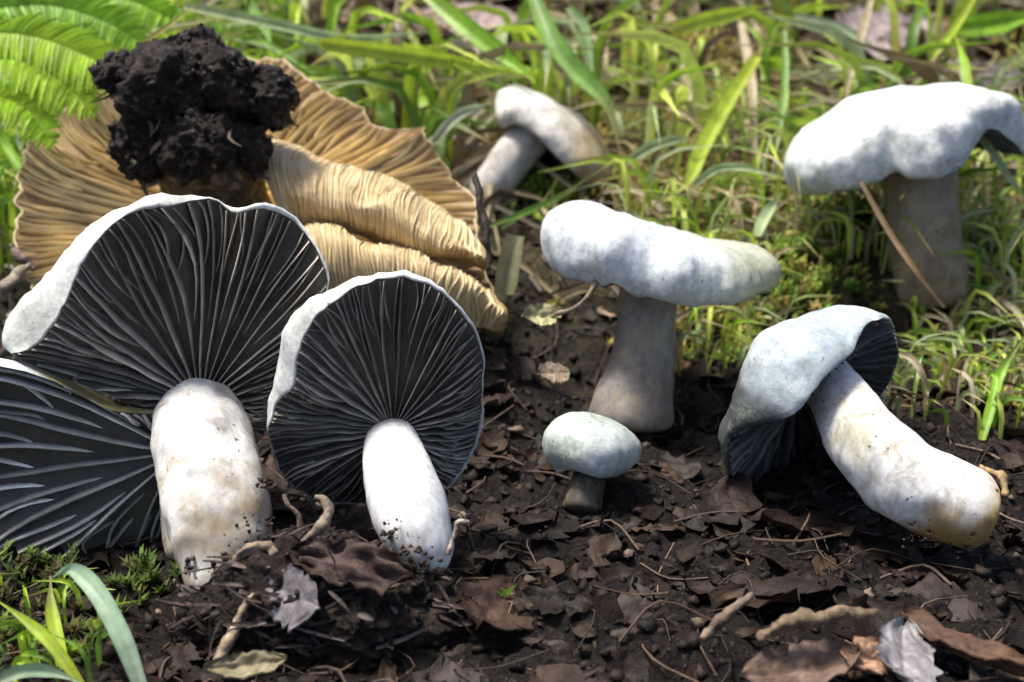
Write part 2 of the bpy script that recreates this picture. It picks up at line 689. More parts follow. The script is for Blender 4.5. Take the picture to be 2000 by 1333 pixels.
gx = axis([(-260, -60, 10), (-60, -24, 1.2), (-24, 24, 0.125), (24, 60, 1.2), (60, 260, 10)])
gy = axis([(-160, -40, 8), (-40, -13, 1.0), (-13, 12, 0.125), (12, 40, 0.25), (40, 80, 1.0), (80, 260, 8)])
V = [(x, y, hfull(x, y)) for y in gy for x in gx]
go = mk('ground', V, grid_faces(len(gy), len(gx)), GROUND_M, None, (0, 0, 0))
tag(go, 'dark crumbly woodland soil turning to mossy turf behind the mushrooms', 'ground', kind='structure')


# ------------------------------------------------------------------ mushrooms
def gz(p, lift=0.0):
    return Vector((p.x, p.y, hbase(p.x, p.y) + lift))


WHITE = np.array((0.78, 0.77, 0.74))


def tint_const(c, c2=None, sc=0.6, seed=0):
    c = np.array(c)
    c2 = np.array(c2 if c2 is not None else c)

    def f(q, th, p):
        k = min(1, max(0, 0.5 + 1.1 * noise.noise(p * sc + Vector((seed, 0, seed * 2)))))
        return c * (1 - k) + c2 * k
    return f


GD, GP = (0.10, 0.088, 0.072), (0.70, 0.63, 0.53)

def cling(r, pts, n, smin=0.012, smax=0.06):
    pl = Pile()
    vi, fi = ico(1)
    for k in range(n):
        px, py, dd, rr = random.choice(pts)
        p = P(px + random.gauss(0, rr), py + random.gauss(0, rr * 0.7), dd + random.gauss(0, 0.12))
        s_ = smin + (smax - smin) * random.random() ** 3
        vv = vi * s_ + rng.standard_normal(vi.shape).clip(-1.5, 1.5) * 0.3 * s_
        pl.add(vv + np.array(p), fi, np.array((0.05, 0.032, 0.022)) * random.uniform(0.4, 2.2))
    tag(pl.build('soil_crumbs', CRUMB_M, r), kind='stuff')


# --- big front mushroom, gills to the camera
def big_front():
    d = 27.6
    Cn = P(388, 800, d)
    base = P(445, 1120, 25.7)
    r = empty('mushroom', base, 'large white mushroom tipped back, dark grey gills over a thick speckled stem', 'mushroom', 'pale mushrooms with grey gills')
    fr = frame(F * 0.92 + U * 0.34, X, U)
    rim = rim_from_px(Cn, fr, [(545, 800), (570, 720), (610, 630), (648, 548), (622, 482), (580, 440), (525, 408), (482, 408), (448, 418),
                               (415, 398), (340, 376), (265, 388), (180, 440), (95, 530), (14, 650), (75, 690), (160, 735), (225, 780),
                               (255, 850), (290, 930), (388, 960), (470, 920)])
    PH = [(0, 70), (40, 76), (60, 80), (72, 84), (80, 84), (90, 104), (105, 106), (120, 118), (138, 130), (152, 126), (160, 100), (170, 78), (200, 74), (270, 74)]
    W = [(0, 0.1), (30, 0.1), (45, -0.25), (62, 0.15), (73, -0.1), (82, 0.35), (94, -0.15), (108, 0.1), (130, -0.1), (160, -0.35), (200, 0.3), (270, 0.5)]
    cap = Cap(Cn, fr, rim, PH, 1.05, W, 0.95, 0.35, 0.06, 0.75, seed=1, lump=0.06, rag=0.012)
    cap.mesh('cap', CAP_M, r, tint_const((0.82, 0.82, 0.80), (0.66, 0.66, 0.60)), nth=176)
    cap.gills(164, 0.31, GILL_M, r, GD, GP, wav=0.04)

    def t(u, an, p):
        k = sm(0.40, 0.85, u + 0.4 * noise.noise(p * 1.5) + 0.25 * (p.x + 5.6))
        k = min(1, k + 0.35 * sm(0.1, 0.5, noise.noise(p * 0.9)))
        k = k * (0.55 + 0.6 * noise.noise(p * 2.6 + Vector((3, 1, 2)))) if k > 0 else 0
        k = min(0.9, max(0, k))
        return WHITE * (1 - k) + np.array((0.36, 0.27, 0.15)) * k
    tube('stem', [P(390, 800, 27.9), P(394, 850, 27.0), P(408, 925, 26.4), P(426, 1005, 26.0), P(428, 1090, 25.6), P(408, 1180, 25.0)],
         [0.80, 0.90, 0.95, 0.96, 0.80, 0.30], STEM_M, r, t, 40, 44, 0.09, 3)
    cling(r, [(505, 1020, 25.1, 20), (480, 1080, 24.9, 26), (430, 1120, 24.8, 24), (515, 950, 25.5, 12), (380, 1105, 25.0, 16)], 170)


big_front()


def second_front():
    d = 26.9
    Cn = P(765, 850, d)
    base = P(845, 1085, 25.3)
    r = empty('mushroom', base, 'white mushroom with a clean bright stem and grey gills, beside the thick speckled stem', 'mushroom', 'pale mushrooms with grey gills')
    fr = frame(F * 0.93 + U * 0.33 + X * 0.05, X, U)
    rim = rim_from_px(Cn, fr, [(945, 850), (950, 770), (942, 690), (915, 622), (870, 566), (800, 535), (720, 540), (640, 568), (568, 622), (545, 690),
                               (528, 770), (520, 860), (535, 940), (600, 1000), (700, 1020), (820, 1010), (915, 940)])
    PH = [(0, 70), (30, 76), (50, 88), (70, 94), (90, 100), (110, 110), (128, 124), (145, 128), (158, 114), (168, 110), (180, 92), (198, 74), (270, 70), (330, 68)]
    W = [(0, 0.2), (20, -0.1), (45, 0.1), (70, -0.05), (90, 0.1), (130, -0.05), (160, 0.0), (170, -0.12), (182, 0.08), (205, -0.05), (230, 0.2), (270, 0.4), (310, 0.1), (335, 0.4)]
    cap = Cap(Cn, fr, rim, PH, 0.85, W, 0.6, 0.35, 0.06, 0.8, seed=2, lump=0.05, rag=0.015)
    cap.mesh('cap', CAP_M, r, tint_const((0.80, 0.80, 0.79), (0.62, 0.62, 0.58)), nth=160)
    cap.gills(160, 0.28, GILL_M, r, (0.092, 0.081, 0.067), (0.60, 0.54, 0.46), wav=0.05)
    tube('stem', [P(764, 852, 27.2), P(771, 900, 26.4), P(784, 950, 25.9), P(806, 1020, 25.5), P(838, 1085, 25.3), P(858, 1125, 25.2)],
         [0.50, 0.60, 0.66, 0.68, 0.50, 0.16], CLEAN_M, r, tint_const((0.86, 0.85, 0.83), (0.80, 0.79, 0.77)), 36, 36, 0.07, 5)
    cling(r, [(760, 1045, 24.8, 22), (800, 1075, 24.7, 22), (835, 1110, 24.8, 14)], 120)


second_front()


def cropped_left():
    d = 27.4
    Cn = P(350, 885, d)
    base = P(375, 1090, 27.0)
    r = empty('mushroom', base, 'grey gilled mushroom with an olive rim, half hidden behind the thick speckled stem', 'mushroom', 'pale mushrooms with grey gills')
    fr = frame(F * 0.98 + U * 0.10 - X * 0.1, X, U)
    rim = rim_from_px(Cn, fr, [(430, 890), (400, 830), (300, 800), (215, 785), (150, 745), (60, 705), (-30, 690), (-110, 760), (-130, 860), (-110, 970),
                               (-40, 1060), (60, 1100), (180, 1105), (300, 1080), (400, 1000)])
    PH = [(0, 76), (100, 90), (130, 104), (150, 114), (172, 112), (188, 86), (270, 74)]
    W = [(0, 0.2), (130, -0.1), (150, -0.6), (170, -0.2), (190, 0.2), (215, -0.4), (240, 0.1), (300, 0.3)]
    def rimtint(q, th, p):
        k = sm(0.35, 0.65, (p - P(95, 720, d)).dot(X) * 0.8 + 0.5 + 0.5 * noise.noise(p * 1.5))
        return np.array((0.70, 0.74, 0.78)) * (1 - k) + np.array((0.20, 0.18, 0.07)) * k
    cap = Cap(Cn, fr, rim, PH, 0.8, W, 0.5, 0.3, 0.08, 0.8, seed=3)
    cap.mesh('cap', CAP_M, r, rimtint, nth=144)
    cap.gills(84, 0.36, GILL_M, r, (0.075, 0.066, 0.055), (0.95, 0.92, 0.87), wav=0.08, width=0.05)  # edges paled further, sunlit streaks put into the gill colour
    tube('stem', [P(352, 880, 27.9), P(362, 960, 27.6), P(372, 1040, 27.3), P(378, 1100, 27.0)], [0.4, 0.5, 0.55, 0.45], STEM_M, r, (0.5, 0.45, 0.36), 24, 20, 0.06, 8)


cropped_left()


def upturned_tan():
    d = 36.0
    Cn = P(430, 395, d)
    r = empty('mushroom', gz(Cn), 'huge tan mushroom lying upside down, its stem end wrapped in a ball of soil', 'mushroom')
    fr = frame(F * 0.8 - U * 0.6, X, U)
    rim = rim_from_px(Cn, fr, [(945, 400), (925, 345), (885, 315), (838, 275), (828, 228), (760, 222), (715, 190), (640, 160), (590, 112), (530, 86),
                               (465, 75), (370, 78), (260, 105), (185, 145), (110, 195), (62, 255), (45, 330), (38, 400), (28, 490), (60, 560),
                               (200, 640), (450, 690), (700, 680), (880, 640), (985, 605), (965, 520), (952, 460)])
    PH = [(0, 76), (24, 82), (60, 78), (90, 76), (180, 84), (270, 80)]
    W = [(0, -0.1), (15, 0.15), (24, -0.5), (34, 0.2), (60, -0.1), (90, 0.1), (140, 0.1), (170, -0.5), (200, -0.3), (270, 0), (330, 0.3)]
    cap = Cap(Cn, fr, rim, PH, 2.0, W, 1.2, 0.42, 0.07, 0.85, seed=4, lump=0.08, rag=0.035)
    cap.inner = (0.32, 0.21, 0.10)
    cap.inner_mat = TGILL_M
    cap.mesh('cap', TAN_M, r, tint_const((0.56, 0.45, 0.25), (0.46, 0.34, 0.17)), nth=260)
    cap.gills(150, 0.30, TGILL_M, r, (0.42, 0.28, 0.12), (0.93, 0.77, 0.45), width=0.034, npt=8, edge_jit=0.25, bend=0.22, th0=math.radians(-28), th1=math.radians(215))

    # two frilled folds of the cap margin pushed up in front, each with its own gills across it
    def fold(rows, seed, ng, name='cap_fold'):
        nu = 60
        R_ = [spline([P(*p) for p in row], nu) for row in rows]
        nv = 14
        V = []
        for i in range(nu):
            col_ = spline([tuple(q[i]) for q in R_], nv)
            V.append(col_)
        V = np.array(V)                       # nu, nv, 3
        for i in range(nu):
            for j in range(nv):
                p = Vector(V[i, j])
                V[i, j] += np.array(U) * (0.34 * noise.noise(p * 0.8 + Vector((seed, 0, 0))) + 0.12 * noise.noise(p * 2.2))
        back = V + np.array(F) * 0.22 - np.array(U) * 0.12
        allv = np.vstack([V.reshape(-1, 3), back.reshape(-1, 3)])
        f = grid_faces(nu, nv).tolist()
        m0 = nu * nv
        f += (grid_faces(nu, nv)[:, ::-1] + m0).tolist()
        edge = [(i * nv, (i + 1) * nv) for i in range(nu - 1)] + [((i + 1) * nv + nv - 1, i * nv + nv - 1) for i in range(nu - 1)]
        edge += [(j + 1, j) for j in range(nv - 1)] + [((nu - 1) * nv + j, (nu - 1) * nv + j + 1) for j in range(nv - 1)]
        f += [(a, b, b + m0, a + m0) for a, b in edge]
        o = mk(name, allv, f, TAN_M, r, cols=np.tile((0.55, 0.40, 0.20), (len(allv), 1)))
        for k in range(ng):
            u = (k + 0.5 + random.uniform(-.25, .25)) / ng * (nu - 2)
            i = int(u)
            t = u - i
            sl_ = random.gauss(0, 0.5)
            line = []
            for j in range(nv):
                uu = min(nu - 1.001, max(0, u + sl_ * math.sin(j * 0.5 + k) + 1.6 * noise.noise(Vector((u * 0.25, j * 0.22, seed)))))
                i2 = int(uu)
                line.append(V[i2, j] * (1 - uu + i2) + V[min(i2 + 1, nu - 1), j] * (uu - i2))
            line = np.array(line)
            c0 = random.choice((0, 0, 0, 0.3, 0.5))
            Tn = V[i + 1].mean(0) - V[i].mean(0)
            Tn = Tn / np.linalg.norm(Tn)
            vv, cc = [], []
            br = random.uniform(0.85, 1.15)
            for j in range(nv):
                tg = line[min(j + 1, nv - 1)] - line[max(j - 1, 0)]
                nn = np.cross(Tn, tg)
                nn = nn / (np.linalg.norm(nn) + 1e-9)
                if nn.dot(np.array(F)) > 0:
                    nn = -nn
                dp = 0.065 * math.sin(PI * (0.08 + 0.84 * j / (nv - 1))) ** 0.5 * (0.75 + 0.5 * noise.noise(Vector((k * .7, j * .5, seed)))) * sm(c0 - 0.05, c0 + 0.15, j / (nv - 1) + (0.1 if c0 == 0 else 0))
                q = line[j]
                vv += [q - Tn * 0.03, q + nn * dp, q + Tn * 0.03]
                cc += [(0.50, 0.35, 0.17), np.array((0.93, 0.78, 0.48)) * br, (0.50, 0.35, 0.17)]
            mk('gill', vv, grid_faces(nv, 3), TGILL_M, r, cols=cc, smooth=False)
        return o
    fold([[(535, 268, 35.6), (620, 300, 35.4), (700, 332, 35.3), (790, 368, 35.2), (870, 412, 35.0), (945, 482, 34.5)],
          [(512, 292, 34.9), (600, 326, 34.5), (690, 348, 34.4), (780, 384, 34.4), (865, 430, 34.3), (950, 490, 34.3)],
          [(504, 318, 34.5), (595, 348, 33.9), (680, 362, 33.8), (770, 400, 33.8), (855, 444, 33.8), (954, 498, 34.2)],
          [(518, 358, 34.4), (598, 396, 33.7), (680, 396, 33.6), (770, 430, 33.6), (850, 470, 33.6), (954, 505, 34.2)],
          [(545, 410, 34.6), (606, 432, 34.0), (685, 436, 33.9), (770, 464, 33.9), (850, 492, 33.9), (950, 512, 34.3)],
          [(565, 440, 35.2), (620, 452, 34.6), (690, 458, 34.6), (775, 482, 34.6), (850, 505, 34.5), (945, 518, 34.6)]], 1, 78)
    fold([[(560, 452, 34.0), (640, 440, 34.0), (720, 462, 34.0), (810, 486, 34.0), (900, 520, 33.8), (985, 588, 33.8)],
          [(570, 465, 33.3), (640, 455, 33.2), (720, 478, 33.2), (805, 500, 33.2), (900, 540, 33.1), (990, 596, 33.5)],
          [(590, 490, 33.0), (650, 485, 32.9), (725, 503, 32.9), (800, 522, 32.9), (890, 560, 32.8), (992, 604, 33.4)],
          [(600, 530, 33.1), (650, 530, 33.0), (730, 545, 33.0), (800, 560, 33.0), (880, 595, 32.9), (988, 614, 33.4)],
          [(610, 570, 33.6), (660, 575, 33.5), (730, 590, 33.5), (800, 605, 33.4), (880, 640, 33.3), (980, 624, 33.6)]], 2, 66)
    tube('stem', [P(425, 410, 36.6), P(415, 360, 35.2), P(400, 300, 34.2), P(390, 240, 33.4)], [1.5, 1.25, 1.2, 1.1], STEM_M, r,
         tint_const((0.06, 0.045, 0.03), (0.035, 0.028, 0.02)), 32, 24, 0.12, 6)  # near-black tint paints in the shade on the stem below the soil
    # the ball of soil on the stem end
    lumps = []
    for q, (px, py, dd, rx, ry, rz) in enumerate([(330, 185, 33.5, 1.25, 1.2, 1.1), (275, 285, 33.6, 0.75, 0.8, 0.85), (390, 275, 33.2, 1.0, 0.9, 0.85), (515, 195, 33.9, 0.62, 0.7, 0.75),
                                                   (365, 105, 33.7, 0.85, 0.7, 0.5), (470, 300, 34.0, 0.6, 0.7, 0.85), (235, 150, 33.8, 0.5, 0.5, 0.45), (440, 160, 33.6, 0.8, 0.8, 0.8)]):
        V, f = lump_mesh(P(px, py, dd), (rx * 0.84, ry * 0.8, rz * 0.86), 5, 0.34 + 0.12 * rx, 1.3, 5 + q * 3)
        mk('soil_lump', V, f, CLOD_M, r)
        lumps.append(V)
    pl = Pile()
    vi, fi = ico(1)
    allp = np.vstack(lumps)
    for k in range(900):
        p = allp[random.randrange(len(allp))]
        s_ = 0.025 + 0.12 * random.random() ** 3
        vv = vi * (np.array((random.uniform(.7, 1.3), random.uniform(.7, 1.3), random.uniform(.7, 1.3))) * s_)
        vv = vv + rng.standard_normal(vi.shape).clip(-1.5, 1.5) * 0.28 * s_
        g_ = random.uniform(0.5, 1.6) * (2.4 if random.random() < 0.12 else 1)
        pl.add(vv + p, fi, np.array((0.022, 0.0155, 0.014)) * g_)
    for k in range(70):     # root hairs and leaf bits in the soil
        p = Vector(allp[random.randrange(len(allp))])
        q = Vector((random.gauss(0, 1), random.gauss(-.4, .6), random.gauss(0, 1))).normalized()
        L = random.uniform(0.25, 0.9)
        c_ = np.array(random.choice([(0.12, 0.085, 0.06), (0.06, 0.042, 0.034), (0.26, 0.2, 0.16), (0.10, 0.09, 0.05)]))
        Vb, fb, cb = blade_mesh([p, p + q * L * .4 + Vector((0, -.15, -.1)), p + q * L * .6 + Vector((random.gauss(0, .2), -.1, -.25))], random.uniform(0.03, 0.13), c_, n=5, fold=.6, taper=.6, twist=random.uniform(-1, 1))
        pl.add(Vb, fb, cb)
    o = pl.build('soil_crumbs', CRUMB_M, r)
    tag(o, kind='stuff')


upturned_tan()


def small_back():
    b, d = G(935, 388)
    d = min(d, 45)
    b = P(935, 388, d)
    r = empty('mushroom', b, 'small pale mushroom leaning in the grass with a dotted stem and tan cap', 'mushroom', 'pale mushrooms with grey gills')
    Cn = P(1078, 262, d + 0.3)
    fr = frame(X * 0.56 + U * 0.80 - F * 0.22, X, F)
    cap = Cap(Cn, fr, [(0, 2.35), (60, 2.3), (120, 2.1), (180, 2.0), (220, 1.9), (270, 2.1), (320, 2.6)], [(0, 122), (180, 116), (220, 122), (270, 100), (320, 108)], [(0, 0.95), (180, 0.8), (270, 0.9)],
              [(0, -0.3), (90, 0), (180, 0.1), (215, -0.2), (235, 0.2), (290, -0.1)], 0.55, 0.3, 0.1, 0.85, seed=5, lump=0.1)

    def t(q, th, p):
        k = sm(-0.1, 0.6, (p - Cn).dot(X) / 2.0 + 0.3 * noise.noise(p))
        return np.array((0.74, 0.70, 0.64)) * (1 - k) + np.array((0.36, 0.27, 0.15)) * k
    cap.inner = (0.22, 0.17, 0.10)
    cap.mesh('cap', CAP_M, r, t)
    cap.gills(70, 0.25, GILL_M, r, (0.16, 0.12, 0.07), (0.40, 0.33, 0.22))
    tube('stem', [P(1062, 238, d + 0.3), P(1040, 262, d), P(1000, 310, d - 0.2), P(962, 362, d - 0.2), P(938, 398, d)], [0.50, 0.62, 0.62, 0.6, 0.5], STEM_M, r,
         tint_const((0.74, 0.70, 0.66), (0.60, 0.56, 0.50)), 28, 26, 0.05, 7)


small_back()


def flat_capped():
    d = 32.8
    Cn = P(1285, 505, d)
    base = P(1235, 850, 32.2)
    r = empty('mushroom', base, 'upright white mushroom with a flat thick cap dipping right on a shaded stem', 'mushroom', 'pale mushrooms with grey gills')
    fr = frame(U * 0.97 - F * 0.14 + X * 0.15, X, F)
    R = [(0, 2.85), (45, 2.6), (90, 2.5), (135, 2.6), (180, 2.75), (205, 2.7), (222, 2.5), (240, 2.62), (255, 2.4), (275, 2.65), (290, 2.5), (310, 2.75), (330, 2.65)]
    W = [(0, 0.05), (60, 0.1), (120, 0.1), (180, 0.28), (210, 0.15), (235, 0.16), (255, -0.08), (280, -0.25), (300, -0.2), (330, -0.02)]
    PH = [(0, 118), (60, 120), (180, 136), (215, 130), (230, 136), (243, 124), (255, 132), (266, 122), (280, 132), (295, 122), (312, 128), (330, 118)]
    cap = Cap(Cn, fr, R, PH, [(0, 0.75), (45, 0.75), (90, 0.85), (150, 1.0), (180, 1.12), (225, 1.1), (270, 0.95), (320, 0.8)], W, 0.55, 0.2, 0.1, 0.62, dent=0.5, seed=6, lump=0.09, rag=0.03)

    def t(q, th, p):
        k = sm(-0.35, 0.9, (p - Cn).dot(X) / 2.6 + 0.45 * noise.noise(p * 0.8))
        return np.array((0.66, 0.71, 0.74)) * (1 - k) + np.array((0.46, 0.47, 0.33)) * k
    cap.mesh('cap', CAP_M, r, t, nth=176)
    cap.gills(84, 0.28, GILL_M, r, GD, (0.2, 0.2, 0.22))
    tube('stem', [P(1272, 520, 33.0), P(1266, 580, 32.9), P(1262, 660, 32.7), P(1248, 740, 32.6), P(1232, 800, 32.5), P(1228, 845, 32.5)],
         [0.62, 0.68, 0.70, 0.80, 0.95, 0.9], STEM_M, r, tint_const((0.30, 0.27, 0.235), (0.21, 0.185, 0.16)), 32, 34, 0.06, 9)  # pale stem tinted dark, the cap's shade put into its colour


flat_capped()


def button():
    d = 29.0
    Cn = P(1154, 872, d)
    base = P(1140, 1000, 28.7)
    r = empty('mushroom', base, 'tiny round button mushroom with a greenish white cap at the foot of the upright stem', 'mushroom', 'pale mushrooms with grey gills')
    fr = frame(U * 0.96 - F * 0.2 + X * 0.03, X, F)
    cap = Cap(Cn, fr, [(0, 0.98), (90, 0.95), (180, 1.02), (230, 0.90), (265, 1.0), (310, 0.92)], [(0, 120), (200, 132), (265, 116), (320, 130)], [(0, 0.58), (180, 0.70), (270, 0.66)], [(0, -.06), (180, 0.02), (240, 0.08), (280, -0.1)], 0.3, 0.2, 0.06, 0.82, seed=7, lump=0.09)

    def t(q, th, p):
        k = min(1, max(0, 0.55 + noise.noise(p * 1.4)))
        return np.array((0.56, 0.62, 0.60)) * (1 - k) + np.array((0.40, 0.47, 0.40)) * k
    cap.mesh('cap', CAP_M, r, t, nth=96)
    cap.gills(40, 0.14, GILL_M, r, GD, (0.2, 0.2, 0.2))
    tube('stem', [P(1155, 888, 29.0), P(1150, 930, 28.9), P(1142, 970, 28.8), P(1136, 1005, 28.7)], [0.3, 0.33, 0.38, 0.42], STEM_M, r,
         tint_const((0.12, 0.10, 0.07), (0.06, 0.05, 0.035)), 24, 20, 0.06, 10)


button()


def fallen_right():
    d = 28.9
    Cn = P(1592, 775, d)
    base = P(1925, 1000, 26.9)
    r = empty('mushroom', base, 'fallen mushroom with a bluish grey bell cap and a curved white stem', 'mushroom', 'pale mushrooms with grey gills')
    n = -X * 0.6 + U * 0.62 + F * 0.46
    fr = frame(n, X * 0.7 + U * 0.7, F)
    # th=0 upper right end, 180 lower left end, 270 side next to the camera, 90 far side
    R = [(0, 2.2), (25, 2.45), (48, 3.1), (70, 3.75), (95, 3.4), (117, 3.1), (145, 2.75), (173, 2.45), (195, 2.2), (213, 1.9), (230, 1.85), (250, 1.95), (275, 1.95), (300, 1.8), (316, 1.65), (338, 1.9)]
    W = [(0, 0.1), (50, -0.1), (90, -0.1), (150, -0.1), (185, 0.0), (205, 0.25), (222, 0.15), (245, -0.08), (270, -0.03), (300, 0.02), (318, 0.12), (335, 0.15), (348, 0.12)]
    PH = [(0, 90), (30, 86), (60, 84), (120, 84), (180, 84), (205, 84), (222, 96), (245, 106), (270, 106), (300, 104), (318, 100), (338, 92)]
    cap = Cap(Cn, fr, R, PH, [(0, 1.3), (90, 1.25), (170, 1.0), (210, 1.05), (235, 1.4), (270, 1.6)], W, 0.6, 0.5, 0.05, 0.8, seed=8, lump=0.08, rag=0.008)

    def t(q, th, p):
        k = min(1, max(0, 0.5 + 1.1 * noise.noise(p * 0.7)))
        c_ = np.array((0.36, 0.43, 0.47)) * (1 - k) + np.array((0.52, 0.58, 0.60)) * k
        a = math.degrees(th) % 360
        e = sm(100, 150, a) * (1 - sm(228, 246, a + 8 * noise.noise(p * 1.5))) * sm(0.12, 0.45, q)  # lower-left outside darkened in the tint, painting in its shade
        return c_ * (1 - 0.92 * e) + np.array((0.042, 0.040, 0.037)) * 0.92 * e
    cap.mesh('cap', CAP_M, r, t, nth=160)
    cap.gills(104, 0.3, GILL_M, r, (0.026, 0.023, 0.022), (0.16, 0.15, 0.145))

    def ts(u, an, p):
        k = sm(0.52, 0.92, u + 0.28 * noise.noise(p * 1.6) + 0.5 * (1.1 - p.z) * sm(0.35, 0.6, u))
        gq = math.exp(-((p - P(1672, 850, 26.8)).length / 0.42) ** 2)
        c_ = np.array((0.84, 0.83, 0.80)) * (1 - k) + np.array((0.46, 0.30, 0.11)) * k
        return c_ * (1 - 0.6 * gq) + np.array((0.38, 0.37, 0.12)) * 0.6 * gq
    tube('stem', [P(1600, 720, 29.2), P(1636, 772, 28.3), P(1684, 850, 27.5), P(1752, 925, 27.2), P(1832, 970, 27.0), P(1900, 995, 26.9), P(1925, 1003, 26.9)],
         [0.5, 0.58, 0.72, 0.8, 0.78, 0.76, 0.66], STEM_M, r, ts, 36, 44, 0.09, 11)
    cling(r, [(1935, 985, 26.6, 14), (1945, 1020, 26.6, 16), (1890, 1045, 26.5, 20), (1800, 1040, 26.5, 22)], 130)


fallen_right()


def right_back():
    d = 39.0
    b, dd = G(1812, 590)
    d = dd
    Cn = P(1775, 280, d)
    r = empty('mushroom', b, 'broad white mushroom with a lobed notched dome cap on a dim tan stem', 'mushroom', 'pale mushrooms with grey gills')
    k = d / 39.0
    fr = frame(U * 0.96 - F * 0.12 - X * 0.14, X, F)
    R = [(0, 3.3), (45, 3.2), (90, 3.0), (135, 3.2), (165, 3.3), (180, 3.45), (205, 3.3), (225, 3.0), (236, 2.8), (243, 2.45), (251, 2.75), (275, 2.9), (300, 2.5), (325, 2.8), (345, 3.25)]
    W = [(0, -0.35), (60, 0), (120, 0.1), (160, -0.15), (185, -0.3), (215, -0.22), (232, -0.15), (243, 0.08), (253, -0.15), (272, -0.2), (292, 0.1), (312, 0.5), (330, 0.25), (345, -0.25)]
    PH = [(0, 108), (90, 105), (180, 122), (225, 122), (241, 118), (270, 118), (305, 104), (340, 112)]
    cap = Cap(Cn, fr, [(a, v * k) for a, v in R], PH, [(0, 1.4 * k), (90, 1.6 * k), (180, 1.4 * k), (225, 1.35 * k), (270, 1.5 * k)], [(a, v * k) for a, v in W],
              0.8, 0.4, 0.12, 0.72, seed=9, lump=0.15, rag=0.025)
    cap.mesh('cap', CAP_M, r, tint_const((0.78, 0.785, 0.77), (0.62, 0.66, 0.64)), nth=180)
    cap.gills(90, 0.3, GILL_M, r, GD, (0.2, 0.2, 0.2))
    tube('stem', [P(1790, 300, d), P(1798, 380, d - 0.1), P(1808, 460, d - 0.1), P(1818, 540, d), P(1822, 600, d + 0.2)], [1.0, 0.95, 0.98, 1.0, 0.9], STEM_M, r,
         tint_const((0.34, 0.265, 0.18), (0.23, 0.17, 0.105)), 30, 28, 0.12, 12)  # tan stem colour, darkened further to paint in the shade on it


right_back()

# ------------------------------------------------------------------ soil clump under the two front mushrooms
cc = P(630, 1195, 25.2)
V, f = lump_mesh(cc, (2.45, 1.3, 1.2), 6, 0.55, 1.0, 21)
o = mk('soil_clump', V, f, CLOD_M, None, tuple(cc))
tag(o, 'rough dark soil clump clinging round the bases of the two front mushrooms', 'soil clump')
vi, fi = ico(1)
pl = Pile()
for k in range(700):
    p = V[random.randrange(len(V))]
    s_ = 0.018 + 0.085 * random.random() ** 4
    vv = vi * (np.array((random.uniform(.7, 1.6), random.uniform(.7, 1.3), random.uniform(.5, 1.0))) * s_)
    vv = vv + rng.standard_normal(vi.shape).clip(-1.5, 1.5) * 0.3 * s_
    pl.add(vv + p, fi, np.array((0.032, 0.020, 0.015)) * random.uniform(0.4, 2.0) * (3.5 if random.random() < 0.06 else 1))
for k in range(420):
    p = Vector(V[random.randrange(len(V))])
    if p.y > cc.y + 0.4:
        continue
    nrm = (p - cc).normalized()
    a = random.gauss(-0.2, 0.9)
    ex = Vector((math.cos(a), random.uniform(-.5, .5), math.sin(a) * 0.8))
    L, wd = random.uniform(0.25, 1.1), random.uniform(0.02, 0.12)
    c_ = np.array(random.choice([(0.05, 0.034, 0.028), (0.03, 0.021, 0.019), (0.085, 0.058, 0.048), (0.13, 0.10, 0.085)])) * random.uniform(.6, 1.4)
    q = [p - ex * L * 0.5 + nrm * random.uniform(-.02, .1), p + nrm * random.uniform(0.03, .14), p + ex * L * 0.5 + nrm * random.uniform(-.02, .12)]
    Vb, fb, cb = blade_mesh(q, wd, c_, n=5, fold=0.5, face=nrm + Vector((0, 0, 0.4)), twist=random.uniform(-1, 1), taper=0.5)
    pl.add(Vb, fb, cb)
tag(pl.build('soil_crumbs', CRUMB_M, o), kind='stuff')


# ------------------------------------------------------------------ loose stuff on the ground
def in_hollow(x, y):
    return ((x - 1.3) / 1.9) ** 2 + ((y - 5.2) / 2.2) ** 2 < 1 or ((x - 8.8) / 1.7) ** 2 + ((y - 6.8) / 2.2) ** 2 < 1


def scatter(n, xr, yr):
    for k in range(n):
        x = random.uniform(*xr)
        y = random.uniform(*yr)
        yield x, y, hfull(x, y)


vi, fi = ico(1)
pl = Pile()
vi, fi = ico(1)
for x, y, h in scatter(9500, (-15, 15), (-10.5, 9)):
    s_ = 0.022 + 0.13 * random.random() ** 4
    vv = vi * (np.array((random.uniform(.7, 1.4), random.uniform(.7, 1.4), random.uniform(.5, 1.0))) * s_)
    vv = vv + rng.standard_normal(vi.shape).clip(-1.5, 1.5) * 0.3 * s_
    t_ = random.random()
    c_ = np.array((0.016, 0.0095, 0.007)) * random.uniform(0.4, 2.0)
    if t_ > 0.955:
        c_ = np.array((0.16, 0.12, 0.09)) * random.uniform(0.6, 1.5)
    pl.add(vv + np.array((x, y, h + s_ * 0.3)), fi, c_)
tag(pl.build('soil_crumbs', CRUMB_M), 'loose dark soil crumbs strewn over the bare ground', 'soil', kind='stuff')

